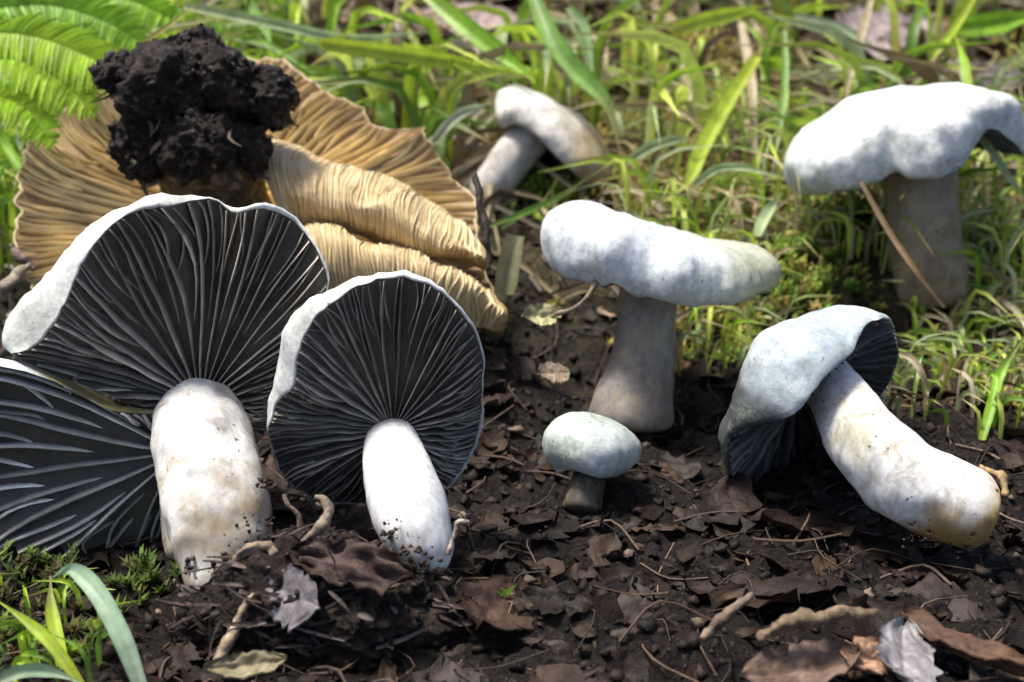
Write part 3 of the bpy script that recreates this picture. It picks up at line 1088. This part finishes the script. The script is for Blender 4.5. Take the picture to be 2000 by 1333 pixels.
# fibres and rootlets
pl = Pile()
for x, y, h in scatter(900, (-15, 15), (-10, 14)):
    L = random.uniform(0.4, 2.2)
    a = random.uniform(0, 2 * PI)
    b = a + random.uniform(-1.2, 1.2)
    p0 = Vector((x, y, h + 0.03))
    p1 = p0 + Vector((math.cos(a), math.sin(a), 0)) * L * 0.5
    p1.z = hfull(p1.x, p1.y) + random.uniform(0.03, 0.3)
    p2 = p1 + Vector((math.cos(b), math.sin(b), 0)) * L * 0.5
    p2.z = hfull(p2.x, p2.y) + random.uniform(0.0, 0.25)
    c = spline([p0, p1, p2], 7)
    rr = random.uniform(0.012, 0.035)
    V = []
    for q in range(7):
        t = Vector(c[min(q + 1, 6)] - c[max(q - 1, 0)]).normalized()
        sd = t.cross(Z).normalized()
        up = sd.cross(t)
        for e in range(3):
            an = e * 2 * PI / 3
            V.append(tuple(Vector(c[q]) + (sd * math.cos(an) + up * math.sin(an)) * rr))
    c_ = np.array(random.choice([(0.09, 0.055, 0.035), (0.05, 0.032, 0.022), (0.16, 0.11, 0.075), (0.035, 0.024, 0.02)])) * random.uniform(0.6, 1.3)
    pl.add(V, grid_faces(7, 3, True), c_)
tag(pl.build('root_fibres', WOOD_M), 'thin brown root fibres tangled over the soil', 'roots', kind='stuff')


# leaf fragments
def leaf_mesh(c, L, W_, ang, tilt, col, nx=7, ny=5, curl=0.25, seed=0, rough=0.15, norm=None, ragged=0.35):
    """a curled dead leaf lying about a point"""
    ex = Vector((math.cos(ang), math.sin(ang), 0))
    ey = Vector((-math.sin(ang), math.cos(ang), 0))
    nz = (Z + ex * tilt[0] + ey * tilt[1]).normalized() if norm is None else norm.normalized()
    ex = (ex - nz * ex.dot(nz)).normalized()
    ey = nz.cross(ex)
    V, cols = [], []
    for i in range(nx):
        u = i / (nx - 1) * 2 - 1
        hw = W_ * 0.5 * (max(0.03, 1 - abs(u) ** 2.2)) ** 0.7
        for j in range(ny):
            v = j / (ny - 1) * 2 - 1
            q = Vector((u * 2 + seed, v * 1.5, seed * 3))
            hw2 = hw * (1 + 0.3 * noise.noise(Vector((u * 4, seed * 5, v))) + ragged * noise.noise(Vector((u * 11, seed * 7, 1.5 * (1 if v > 0 else -1)))))
            z = curl * L * 0.5 * (u * u * 0.4 + v * v * 0.35) + rough * L * 0.25 * noise.noise(q * 1.6) - 0.03 * L * math.exp(-(v * 6) ** 2)
            V.append(tuple(c + ex * (u * L * 0.5) + ey * (v * hw2) + nz * z))
            vein = abs(((u * 4.5 + abs(v) * 1.6) % 1.0) - 0.5) < 0.12
            cols.append(np.array(col) * (1.0 + 0.5 * noise.noise(q * 3) + 0.4 * noise.noise(q * 8)) * (1.5 if abs(v) < 0.1 else 1.22 if vein and nx > 9 else 1))
    return V, grid_faces(nx, ny), cols


pl = Pile()
for x, y, h in scatter(2600, (-20, 20), (-10, 34)):
    if in_hollow(x, y):
        continue
    L = random.uniform(0.2, 0.95) * (1 if y < 6 else 1 + (y - 6) / 14)
    c_ = np.array(random.choice([(0.024, 0.0135, 0.008), (0.036, 0.020, 0.012), (0.018, 0.011, 0.0075), (0.06, 0.036, 0.021), (0.015, 0.009, 0.006)]))
    if y > 5 and random.random() < 0.5:
        c_ = np.array(random.choice([(0.30, 0.22, 0.15), (0.36, 0.28, 0.26), (0.14, 0.08, 0.04), (0.05, 0.03, 0.02), (0.44, 0.36, 0.30)]))
    V, f, cols = leaf_mesh(Vector((x, y, h + 0.06)), L, L * random.uniform(0.35, 0.8), random.uniform(0, 6.3), (random.gauss(0, .35), random.gauss(0, .35)), c_ * random.uniform(.6, 1.3),
                           5, 5, random.uniform(-.4, .6), random.random() * 50, 0.35)
    pl.add(V, f, cols)
for x, y, h in scatter(150, (-11, 14), (-10, 3)):      # matted half rotten leaves
    L = random.uniform(0.8, 2.2)
    c_ = np.array(random.choice([(0.018, 0.0105, 0.007), (0.028, 0.0155, 0.010), (0.013, 0.0085, 0.0065), (0.042, 0.025, 0.017), (0.033, 0.025, 0.021)]))
    V, f, cols = leaf_mesh(Vector((x, y, h + random.uniform(0.0, 0.09))), L, L * random.uniform(0.4, 0.75), random.uniform(0, 6.3), (random.gauss(0, .2), random.gauss(0, .25)), c_ * random.uniform(.6, 1.4),
                           12, 7, random.uniform(-.3, .35), random.random() * 50, 0.5, ragged=0.8)
    pl.add(V, f, cols)
tag(pl.build('leaf_litter', DEAD_M), 'broken brown leaf flakes scattered over soil and turf', 'leaf litter', kind='stuff')

# ------------------------------------------------------------------ turf behind: moss, straw, fine grass
def moss_patch(pl, cx, cy, rx, ry, n, cols_, hmax):
    for k in range(n):
        a = random.uniform(0, 2 * PI)
        q = math.sqrt(random.random()) * random.choice((1, 1, 1.5))
        x = cx + rx * q * math.cos(a)
        y = cy + ry * q * math.sin(a)
        if noise.noise(Vector((x * 1.1, y * 1.1, 2.0))) < -0.08:
            continue
        h = hfull(x, y) + random.uniform(-0.1, 0.1)
        L = hmax * random.uniform(0.3, 1.0) * max(0.35, 1 - 0.4 * q)
        lean = Vector((random.gauss(0, .4), random.gauss(-0.1, .4), 1)).normalized()
        c_ = np.array(random.choice(cols_)) * random.uniform(0.7, 1.3)
        for i in range(9):
            u = (i + 0.5) / 9
            p = Vector((x, y, h)) + lean * L * u
            an = i * 2.4 + random.random()
            dr = (Vector((math.cos(an), math.sin(an), 0)) + lean * 0.7).normalized()
            ll = 0.30 * (1 - 0.5 * u) * random.uniform(.7, 1.2)
            sd = dr.cross(lean).normalized() * 0.05
            pl.add([tuple(p - sd), tuple(p + sd), tuple(p + dr * ll + lean * 0.03)], [(0, 1, 2)], c_ * (0.75 + 0.45 * u))


OL = [(0.28, 0.25, 0.05), (0.36, 0.30, 0.06), (0.20, 0.20, 0.04), (0.42, 0.32, 0.10)]
GR = [(0.16, 0.30, 0.03), (0.22, 0.36, 0.04), (0.12, 0.22, 0.03), (0.30, 0.38, 0.05)]
DK = [(0.06, 0.10, 0.015), (0.10, 0.16, 0.02), (0.12, 0.11, 0.03), (0.07, 0.06, 0.02)]
MOSSES = []


def on_moss(x, y):
    return any(((x - a) / b) ** 2 + ((y - c) / d) ** 2 < 1 for a, c, b, d in MOSSES)


pl = Pile()
for px, py, rx, ry, n, cs, hm in [(1370, 150, 2.6, 2.5, 260, OL, 1.6), (1290, 270, 2.2, 1.8, 160, OL, 1.1), (1430, 400, 2.0, 1.6, 200, OL, 1.2), (1500, 560, 1.8, 1.2, 220, GR + OL, 1.0), (1560, 420, 2.2, 1.4, 200, GR + OL, 1.2), (1230, 380, 2.4, 1.5, 160, OL, 0.9),
                                  (1400, 620, 1.4, 1.0, 100, OL, 0.7), (1930, 500, 1.8, 2.0, 140, OL + GR, 0.9), (1100, 370, 1.6, 1.2, 110, GR, 0.8), (960, 240, 1.4, 1.0, 80, GR, 1.0),
                                  (1700, 200, 3, 2.5, 120, OL, 1.2), (1950, 130, 2.5, 3, 140, GR + OL, 1.5), (150, 150, 3.5, 5, 240, GR, 2.2), (1050, 60, 5, 6, 150, OL + GR, 1.6),
                                  (60, 1150, 1.6, 0.8, 34, DK, 0.8), (210, 1130, 1.4, 0.6, 30, DK, 0.6), (60, 1290, 1.4, 0.9, 26, DK, 0.6), (920, 1170, 0.4, 0.3, 16, DK, 1.0), (1045, 610, 0.5, 0.3, 30, OL, 0.5),
                                  (1850, 330, 0.8, 0.6, 40, GR, 1.4), (1400, 680, 2.0, 1.0, 90, OL + GR, 0.7), (1880, 620, 1.8, 1.0, 80, OL + GR, 0.8), (1560, 540, 1.6, 1.0, 80, GR + OL, 0.9), (1930, 760, 1.0, 1.4, 60, OL + GR, 0.6)]:
    p, d = G(px, py)
    MOSSES.append((p.x, p.y, rx, ry))
    moss_patch(pl, p.x, p.y, rx, ry, int(n * 2.2), cs, hm)
tag(pl.build('moss', MOSS_M, smooth=False), 'olive and green moss tufts growing through the turf', 'moss', kind='stuff')


def hides_small(x, y):
    """would a blade here grow up in front of the small leaning mushroom"""
    if y > 17:
        return False
    for k in (0.3, 2.0, 3.5):
        v = Vector((x, y, hbase(x, y) + k)) - CAM
        d = v.dot(F)
        px, py = 1000 + v.dot(X) / d * FPX, 666.5 - v.dot(U) / d * FPX
        if 890 < px < 1215 and 130 < py < 410:
            return True
    return False


def random_blade(pl, x, y, L, wd, cols_, bend, n=7):
    if hides_small(x, y) or in_hollow(x, y):
        return
    h = hfull(x, y)
    a = random.uniform(0, 2 * PI)
    out_ = Vector((math.cos(a), math.sin(a), 0))
    p0 = Vector((x, y, h))
    k = random.uniform(0.3, 1.0) * bend
    p1 = p0 + Z * L * 0.5 + out_ * L * 0.22 * k
    p2 = p0 + Z * L * (0.8 - 0.5 * k) + out_ * L * (0.35 + 0.5 * k)
    c_ = np.array(random.choice(cols_)) * random.uniform(0.75, 1.25)
    V, f, cols = blade_mesh([p0, p1, p2], wd, c_, c_ * random.uniform(0.9, 1.3) if random.random() < 0.65 else np.array((0.42, 0.30, 0.14)), c_ * np.array((1.0, 0.85, 0.9)), n=n, fold=random.uniform(.1, .5), twist=random.uniform(-1.5, 1.5))
    pl.add(V, f, cols)


GB = [(0.32, 0.52, 0.04), (0.46, 0.64, 0.06), (0.16, 0.30, 0.04), (0.56, 0.66, 0.12), (0.48, 0.58, 0.28)]
SB = [(0.50, 0.41, 0.24), (0.36, 0.27, 0.14), (0.60, 0.52, 0.36), (0.22, 0.15, 0.07), (0.12, 0.08, 0.045)]
pl = Pile()
for k in range(2300):
    y = random.uniform(12, 48)
    x = random.uniform(-1, 1) * (8 + 0.45 * y)
    if noise.noise(Vector((x * .2, y * .2, 4))) < -0.05 and y < 50:
        continue
    if on_moss(x, y) and random.random() < 0.85:
        continue
    random_blade(pl, x, y, random.uniform(2.0, 7.5), random.uniform(0.12, 0.42), GB if random.random() < 0.85 else SB, 0.75)
for k in range(1100):       # feathery bright tuft, top left
    y = random.uniform(8.5, 27)
    x = -8.5 - 0.36 * (y - 8) - 9 * random.random() + (3.0 if y > 14 else 0)
    if y < 12 and x > -13.2:
        continue
    random_blade(pl, x, y, random.uniform(2.5, 6.0), random.uniform(0.05, 0.15), [(0.28, 0.52, 0.04), (0.38, 0.60, 0.05), (0.20, 0.42, 0.04), (0.46, 0.58, 0.07)], 0.9)
for k in range(620):       # thin pale blades crowding round the middle mushrooms
    y = random.uniform(7, 18)
    x = random.uniform(-0.5, 17)
    if y < 9 and x < 4.5 or on_moss(x, y) and random.random() < 0.4:
        continue
    random_blade(pl, x, y, random.uniform(1.5, 5.0), random.uniform(0.05, 0.17), GB + [(0.56, 0.62, 0.22), (0.46, 0.56, 0.12)] + SB[:1], 0.9)
for k in range(420):       # sparse small grass at the right side
    x = random.uniform(8, 17)
    y = random.uniform(0, 13)
    random_blade(pl, x, y, random.uniform(0.8, 2.2), random.uniform(0.05, 0.12), GB + SB, 1.0)
for k in range(420):      # the bank comes down behind the fallen and the upright mushroom
    x = random.uniform(3.5, 16)
    y = random.uniform(4.6, 9.5) if x < 8 else random.uniform(2.0, 9.5)
    random_blade(pl, x, y, random.uniform(0.8, 2.6), random.uniform(0.05, 0.13), GB + [(0.56, 0.62, 0.22)] + SB[:2], 0.95)
for k in range(60):       # low loose blades in the near left corner
    p, d = G(random.uniform(-120, 200), random.uniform(1150, 1400))
    random_blade(pl, p.x, p.y, random.uniform(0.5, 1.5), random.uniform(0.04, 0.13), GB[:3], 0.9)
tag(pl.build('grass', GRASS_M), 'fine green grass of the turf behind the mushrooms', 'grass', kind='stuff')

pl = Pile()
for k in range(1900):       # dead straw lying in the turf
    y = random.uniform(4.5, 40)
    x = random.uniform(-1, 1) * (12 + 0.3 * y)
    if x < -0.5 and y < 12:
        continue
    if on_moss(x, y) and random.random() < 0.7:
        continue
    if 4 < x < 14 and y < 6 or in_hollow(x, y):
        continue
    L = random.uniform(1.0, 4.0) * (1 + y / 40)
    a = random.uniform(0, 2 * PI)
    dr = Vector((math.cos(a), math.sin(a), 0))
    p0 = Vector((x, y, hfull(x, y) + random.uniform(0.05, .5)))
    p2 = p0 + dr * L
    p2.z = hfull(p2.x, p2.y) + random.uniform(0.05, .7)
    p1 = (p0 + p2) / 2 + Z * random.uniform(0.05, .5)
    if in_hollow(p1.x, p1.y) or in_hollow(p2.x, p2.y):
        continue
    c_ = np.array(random.choice(SB)) * random.uniform(.5, 1.2)
    V, f, cols = blade_mesh([p0, p1, p2], random.uniform(0.05, 0.17) * (1 + y / 40), c_, n=6, fold=.3, taper=.5)
    pl.add(V, f, cols)
tag(pl.build('dead_straw', GRASS_M), 'bleached and brown dead grass stalks matted in the turf', 'dead grass', kind='stuff')

fp, fd = G(40, 160)
fpl = empty('fern', fp, 'bright feathery green fern hanging over the left rim of the tan mushroom', 'fern')
for q, (fr_, w_) in enumerate([([(-60, 60, 37), (60, 70, 36.2), (170, 110, 35.6), (265, 175, 35.2)], 70), ([(-60, 110, 37), (40, 120, 36), (120, 160, 35.5), (185, 225, 35.2)], 62),
                               ([(-40, 20, 39), (90, 10, 38.6), (200, 40, 38), (290, 95, 37.4)], 72), ([(-60, 190, 36.5), (0, 190, 36), (60, 220, 35.5), (105, 285, 35.2)], 50),
                               ([(30, -30, 41), (140, -20, 40.5), (250, 0, 40), (340, 40, 39.5)], 76), ([(-60, -10, 40), (30, 25, 39), (110, 70, 38), (200, 90, 37.5)], 70)]):
    c = spline([P(*p) for p in fr_], 40)
    pl = Pile()
    col = np.array(random.choice([(0.30, 0.54, 0.04), (0.40, 0.60, 0.05), (0.24, 0.46, 0.04)]))
    Vb, fb, cb = blade_mesh([tuple(k) for k in c[::6]], 0.09, col * 0.7, n=20, taper=0.6)
    pl.add(Vb, fb, cb)
    for k in range(1, 39):
        t = Vector(c[k + 1] - c[k - 1]).normalized()
        fc = (CAM - Vector(c[k]) + Vector((0, 0, 25))).normalized()
        sd = t.cross(fc).normalized()
        L = w_ / FPX * 36 * math.sin(PI * (0.12 + 0.86 * k / 39)) ** 0.8
        for sg in (-1, 1):
            tip = Vector(c[k]) + sd * sg * L + t * L * 0.55 - Z * L * 0.2 + Vector((random.gauss(0, .05), random.gauss(0, .05), random.gauss(0, .08)))
            mid = (Vector(c[k]) * 0.5 + tip * 0.5) + Z * L * 0.1
            Vb, fb, cb = blade_mesh([tuple(c[k]), tuple(mid), tuple(tip)], 0.13, col * random.uniform(.75, 1.3), n=5, fold=0.3, taper=0.8)
            pl.add(Vb, fb, cb)
    pl.build('frond', GRASS_M, fpl)

# ------------------------------------------------------------------ single blades one can pick out
YG, BG, PG, GG, ST = (0.44, 0.58, 0.05), (0.28, 0.52, 0.04), (0.44, 0.56, 0.28), (0.20, 0.38, 0.07), (0.52, 0.43, 0.26)
GRP = 'single grass blades round the mushrooms'
B = [
    ([(360, 12, 44), (540, 48, 43), (680, 75, 43), (835, 62, 44)], 26, 'long pale green blade lying along the turf above the tan mushroom', PG),
    ([(625, 85, 40), (760, 103, 40.5), (900, 125, 41), (1060, 152, 42)], 40, 'bright yellow green blade reaching right over a dark hollow above the tan frill', YG),
    ([(835, -10, 44), (915, 55, 43), (985, 110, 42.5), (1045, 160, 42)], 46, 'broad bright green blade slanting down from the top edge to the small back mushroom', BG),
    ([(1040, -10, 43), (1075, 70, 42), (1120, 130, 41.5), (1185, 200, 41), (1212, 300, 41)], 48, 'broad green blade dropping behind the right side of the small back mushroom', GG),
    ([(1478, 110, 43), (1420, 200, 41.5), (1370, 290, 40), (1340, 355, 39), (1262, 412, 38)], 40, 'yellow green blade slanting down to the flat capped mushroom', YG),
    ([(1222, 318, 41), (1270, 288, 41), (1320, 272, 41), (1365, 272, 41)], 26, 'short pale striped blade right of the small back mushroom', PG),
    ([(1355, 362, 39), (1400, 330, 39), (1450, 328, 39), (1540, 350, 38.5)], 20, 'pale arching blade running to the left lobe of the notched cap', PG),
    ([(1315, 62, 47), (1370, 42, 47), (1430, 28, 47), (1500, 8, 47)], 40, 'broad bright blade lying flat near the middle of the top edge', YG),
    ([(1550, 32, 48), (1620, 48, 47), (1680, 75, 46), (1730, 118, 45)], 24, 'greyish pale blade arching down above the notched white cap', (0.36, 0.44, 0.28)),
    ([(1532, 60, 44), (1534, 150, 43), (1524, 240, 42), (1508, 340, 41)], 18, 'thin upright green stalk left of the notched white cap', GG),
    ([(1905, -10, 46), (1868, 50, 45), (1835, 95, 44), (1808, 140, 43)], 20, 'narrow yellowish blade coming down on top of the notched white cap', YG),
    ([(1860, 52, 47), (1920, 48, 46), (1975, 40, 45), (2050, 25, 44)], 56, 'widest bright green blade in the top right corner', BG),
    ([(845, 280, 39), (880, 238, 39), (915, 215, 39.5), (962, 203, 40)], 26, 'short white striped blade between tan frill and small back mushroom', (0.5, 0.55, 0.34)),
    ([(955, 442, 38), (1030, 412, 39), (1100, 380, 40), (1180, 325, 40.5)], 13, 'thin dark green blade crossing below the small back mushroom', GG),
    ([(1478, 462, 36), (1490, 430, 36.5), (1505, 405, 37), (1528, 378, 37)], 30, 'stubby pale green blade right behind the flat cap', PG),
    ([(1905, 255, 37.5), (1940, 300, 37), (1970, 345, 37), (2015, 400, 37)], 20, 'pale blade slanting out under the right of the notched white cap', PG),
    ([(1918, 860, 31), (1940, 780, 31.5), (1958, 720, 32), (2020, 630, 32)], 26, 'green forked blade at the right edge beside the fallen mushroom', BG),
    ([(1935, 790, 31), (1945, 740, 31.4), (1935, 730, 31.5), (1925, 745, 31.6)], 14, 'small side shoot of green grass at the right edge', BG),
    ([(-10, 60, 44), (5, 150, 42), (20, 230, 41), (60, 340, 39)], 28, 'pale bluish blade falling along the top of the left edge', (0.30, 0.42, 0.24)),
    ([(-15, 230, 38), (10, 280, 38), (40, 340, 37.5), (45, 420, 37)], 24, 'green blade beside the left rim of the tan mushroom', BG),
    ([(255, 108, 36), (300, 70, 37), (340, 42, 38), (385, 5, 39)], 12, 'thin yellow straw sticking out behind the soil ball', (0.48, 0.42, 0.12)),
    ([(275, 1345, 22.6), (235, 1240, 22.9), (185, 1150, 23.4), (140, 1112, 23.8), (100, 1130, 24.2)], 48, 'pale bluish green blade bent over in the bottom left corner', (0.36, 0.52, 0.34)),
    ([(128, 1330, 23.3), (112, 1250, 23.7), (100, 1190, 24), (98, 1125, 24.3)], 34, 'upright yellow green blade under the bent blade, bottom left', YG),
    ([(160, 1340, 22.8), (110, 1270, 23.0), (60, 1220, 23.2), (-10, 1170, 23.4)], 30, 'yellow green blade slanting left in the bottom left corner', YG),
    ([(-20, 1338, 22.5), (40, 1312, 22.6), (100, 1312, 22.7), (160, 1335, 22.6)], 34, 'pale leaf blade lying flat along the bottom left edge', (0.34, 0.48, 0.30)),
    ([(5, 1330, 23.2), (50, 1280, 23.5), (75, 1235, 23.8), (110, 1200, 24)], 12, 'thin green blade crossing the yellow ones, bottom left', BG),
    ([(980, 445, 40), (1010, 425, 40), (1050, 405, 40.5), (1090, 350, 41)], 9, 'hair thin green stem under the dotted mushroom stem', GG),
    ([(1110, 15, 46), (1140, 50, 45), (1150, 100, 44), (1160, 170, 43)], 26, 'dull green blade overlapping the broad one near the top middle', (0.16, 0.27, 0.09)),
    ([(480, -10, 47), (500, 30, 46), (520, 60, 45), (530, 95, 44)], 26, 'dark green blade rising behind the tan cap rim', GG),
    ([(1050, -5, 45), (1066, 60, 44), (1068, 120, 43), (1064, 180, 42)], 20, 'slim pale blade standing just behind the small back mushroom', PG),
]
for px, wd, lab, col in B:
    cat = 'grass blade'
    blade('grass_blade', px, wd * 0.78, lab, cat, col, tip=np.array(col) * 1.1 if len(lab) % 3 else np.array((0.5, 0.42, 0.2)), base=np.array(col) * np.array((0.95, 0.85, 0.9)), group=GRP, twist=random.uniform(-.5, .5))

SGRP = 'dry stalks'
for px, wd, lab, col in [
    ([(1448, 45, 45), (1462, 120, 44), (1470, 190, 43), (1472, 300, 42)], 20, 'pale straw stalk standing upright behind the flat capped mushroom', ST),
    ([(1702, 0, 46), (1685, 60, 45), (1668, 120, 44), (1650, 190, 43)], 16, 'pale dry stalk leaning above the left lobe of the notched cap', ST),
    ([(1682, 355, 36), (1735, 450, 35.5), (1790, 530, 35), (1845, 600, 35)], 11, 'thin tan stalk slanting in front of the dim stem, back right', (0.30, 0.2, 0.11)),
    ([(1335, 125, 43), (1342, 160, 42.8), (1345, 200, 42.5), (1370, 260, 42)], 18, 'bleached short straw in the olive moss', (0.6, 0.52, 0.32)),
    ([(1215, 205, 42), (1290, 205, 42), (1340, 225, 41.5), (1380, 270, 41)], 12, 'tan dry stalk arching through the olive moss', (0.36, 0.26, 0.13)),
    ([(1757, 690, 31.5), (1780, 700, 31.3), (1800, 730, 31), (1815, 765, 31)], 14, 'short dry husk right of the bell cap', (0.36, 0.30, 0.18)),
]:
    blade('dry_stalk', px, wd, lab, 'dry stalk', col, group=SGRP, twist=0.4, taper=0.4)

o = blade('cut_stalk', [(985, 575, 34), (990, 540, 34), (998, 500, 34), (1008, 460, 34)], 44, 'broad grey green cut stalk standing beside the tan frill', 'stalk', (0.30, 0.30, 0.17), taper=0.15, fold=0.5)

# twigs, roots
twig('twig', [(925, 335, 33.2), (938, 400, 33.0), (950, 460, 32.8), (958, 530, 32.6)], [12, 16, 14, 10], 'dark upright twig against the right rim of the tan frill', 'twig', (0.04, 0.028, 0.02))
twig('twig', [(1075, 618, 31.5), (1110, 608, 31.3), (1145, 585, 31.2), (1160, 550, 31.3), (1172, 545, 31.3)], [8, 9, 9, 12, 8], 'fine curled pale twig left of the upright stem', 'twig', (0.30, 0.23, 0.16))
twig('twig', [(1372, 1252, 23.6), (1400, 1222, 23.7), (1430, 1195, 23.8), (1462, 1160, 24)], [16, 24, 22, 12], 'pale broken twig slanting on the front soil', 'twig', (0.24, 0.17, 0.12))
twig('root', [(1478, 1248, 23.3), (1520, 1226, 23.3), (1575, 1212, 23.3), (1640, 1210, 23.4), (1712, 1196, 23.6)], [18, 28, 32, 30, 14], 'knobbly tan root lying on the front soil', 'root', (0.24, 0.17, 0.10), lump=0.2)
twig('root', [(575, 1100, 24.6), (592, 1062, 24.6), (622, 1030, 24.6), (640, 1000, 24.6), (632, 978, 24.7), (612, 968, 24.8)], [10, 14, 22, 20, 14, 8], 'pale curled rootlet standing up between the two front stems', 'root', (0.34, 0.26, 0.19))
twig('root', [(588, 1050, 25.0), (578, 1010, 25.0), (566, 985, 25.0), (562, 962, 25.0)], [10, 11, 10, 8], 'short straight rootlet left of the curled one', 'root', (0.24, 0.17, 0.12))
twig('root', [(495, 1160, 24.0), (470, 1205, 23.8), (448, 1250, 23.6), (428, 1298, 23.4)], [12, 18, 22, 24], 'pale straight rootlet hanging down the soil clump', 'root', (0.42, 0.31, 0.21))
twig('root', [(450, 1100, 24.6), (480, 1078, 24.4), (515, 1065, 24.4), (535, 1085, 24.4), (520, 1110, 24.4)], [12, 20, 22, 22, 12], 'tan fibrous root looped at the foot of the thick speckled stem', 'root', (0.40, 0.29, 0.2), lump=0.25)
twig('root', [(1912, 912, 27.2), (1935, 925, 26.9), (1958, 938, 26.7), (1962, 968, 26.5)], [8, 12, 16, 14], 'tan rootlet at the brown end of the fallen stem', 'root', (0.40, 0.27, 0.13), lump=0.2)
twig('root', [(1920, 1010, 26.6), (1935, 975, 26.4), (1948, 955, 26.4)], [8, 12, 8], 'second fine rootlet under the fallen stem end', 'root', (0.34, 0.22, 0.11))
twig('root', [(878, 1085, 25.0), (885, 1050, 25.0), (888, 1022, 25.0), (912, 1019, 25.0)], [9, 9, 8, 12], 'tiny bent white tipped rootlet right of the clean bright stem', 'root', (0.5, 0.42, 0.34))
twig('twig', [(20, 480, 34.5), (35, 500, 34.4), (55, 515, 34.3), (68, 530, 34.2)], [14, 20, 18, 10], 'short brown twig at the left rim of the tan mushroom', 'twig', (0.2, 0.13, 0.1))
twig('twig', [(-10, 590, 33), (15, 560, 33), (35, 540, 33.2), (60, 520, 33.4)], [20, 26, 24, 12], 'dry grey stick leaning at the left edge above the white rim', 'twig', (0.34, 0.28, 0.2))


# ------------------------------------------------------------------ single dead leaves and flakes
def leaf(name, px, py, L_px, W_px, ang, tilt, col, label, lift=0.2, curl=0.3, seed=1, cat='dead leaf', d=None, rough=0.2):
    p, dd = G(px, py, lift)
    if d:
        p, dd = P(px, py, d), d
    k = dd / FPX
    V, f, cols = leaf_mesh(p, L_px * k, W_px * k, ang, tilt, col, 20, 15, curl, seed, rough)
    top = np.array(V)
    n_ = len(top)
    allv = np.vstack([top, top - np.array((0, 0, 0.03))])
    f = f.tolist()
    f += [[a + n_ for a in q[::-1]] for q in f]
    nx, ny = 20, 15
    ring = [i * ny for i in range(nx)] + [(nx - 1) * ny + j for j in range(1, ny)] + [i * ny + ny - 1 for i in range(nx - 2, -1, -1)] + [j for j in range(ny - 2, 0, -1)]
    for a, b in zip(ring, ring[1:] + ring[:1]):
        f.append([b, a, a + n_, b + n_])
    o = mk(name, allv, f, DEAD_M, None, tuple(p), list(cols) + list(cols))
    return tag(o, label, cat)


leaf('dead_leaf', 1755, 85, 330, 190, 0.4, (0.1, -0.5), (0.42, 0.33, 0.32), 'large pinkish grey dead leaf lying behind the notched white cap', 0.5, 0.2, 3)
leaf('dead_leaf', 905, 50, 240, 120, -0.3, (0, -0.4), (0.36, 0.27, 0.25), 'pinkish brown dead leaf near the top edge between green blades', 0.4, 0.3, 8)
leaf('bark_piece', 1650, 165, 190, 120, 0.1, (0.1, -0.5), (0.10, 0.075, 0.07), 'dark weathered bark piece left above the notched white cap', 0.6, -0.5, 5, 'bark')
leaf('bark_piece', 1900, 140, 240, 110, 0.1, (0.0, -0.4), (0.20, 0.18, 0.15), 'grey bark flake showing just above the notched white cap', 0.9, -0.3, 6, 'bark')
leaf('dead_leaf', 1180, 1235, 300, 170, 0.15, (0.0, -0.25), (0.05, 0.036, 0.03), 'dark speckled oval leaf pressed into the front soil', 0.16, -0.35, 12, rough=0.5)
leaf('dead_leaf', 965, 1190, 230, 160, 1.2, (0.2, -0.3), (0.06, 0.035, 0.025), 'dark red brown curled leaf right of the soil clump', 0.35, 0.3, 14)
leaf('dead_leaf', 1770, 1290, 260, 130, 1.35, (0.1, -0.3), (0.27, 0.25, 0.26), 'bleached whitish leaf at the bottom edge under the fallen mushroom', 0.5, 0.25, 16)
leaf('dead_leaf', 1560, 1310, 260, 110, 0.3, (0.0, -0.2), (0.15, 0.10, 0.075), 'light brown torn leaf at the bottom edge below the tan root', 0.35, 0.3, 18)
leaf('dead_leaf', 1880, 1270, 300, 110, 2.2, (0.1, -0.2), (0.10, 0.055, 0.035), 'red brown narrow leaf in the bottom right corner', 0.4, 0.3, 20)
leaf('dead_leaf', 1690, 1290, 160, 90, 0.8, (0.2, -0.3), (0.36, 0.22, 0.14), 'small orange tan leaf scrap beside the bleached leaf', 0.4, 0.4, 22)
leaf('dead_leaf', 570, 1165, 150, 110, -0.6, (0.0, -1.2), (0.17, 0.15, 0.16), 'slate grey leaf flake stuck on the soil clump between the front stems', 0.2, 0.2, 24, d=23.9)
leaf('dead_leaf', 1055, 618, 90, 50, 0.4, (0.2, -0.8), (0.40, 0.38, 0.20), 'pale yellowish leaf scrap at the end of the curled twig', 0.2, 0.5, 26, d=31.4)
leaf('dead_leaf', 1080, 730, 70, 55, 0.4, (0.2, -0.5), (0.26, 0.2, 0.14), 'small tan soil flake left of the upright stem', 0.4, 0.3, 28, d=30.8)
leaf('dead_leaf', 480, 1300, 160, 50, 0.2, (0.0, -0.6), (0.26, 0.22, 0.13), 'cream coloured leaf scrap at the foot of the soil clump', 0.2, 0.3, 30, d=23.2)
leaf('dead_leaf', 690, 1105, 270, 90, -0.35, (0.0, -0.8), (0.07, 0.045, 0.036), 'dark brown leaf layer crossing the soil clump below the clean bright stem', 0.2, 0.2, 32, d=24.0, rough=0.5)

for o in bpy.data.objects:
    for k in ('_o', '_w'):
        if k in o:
            del o[k]
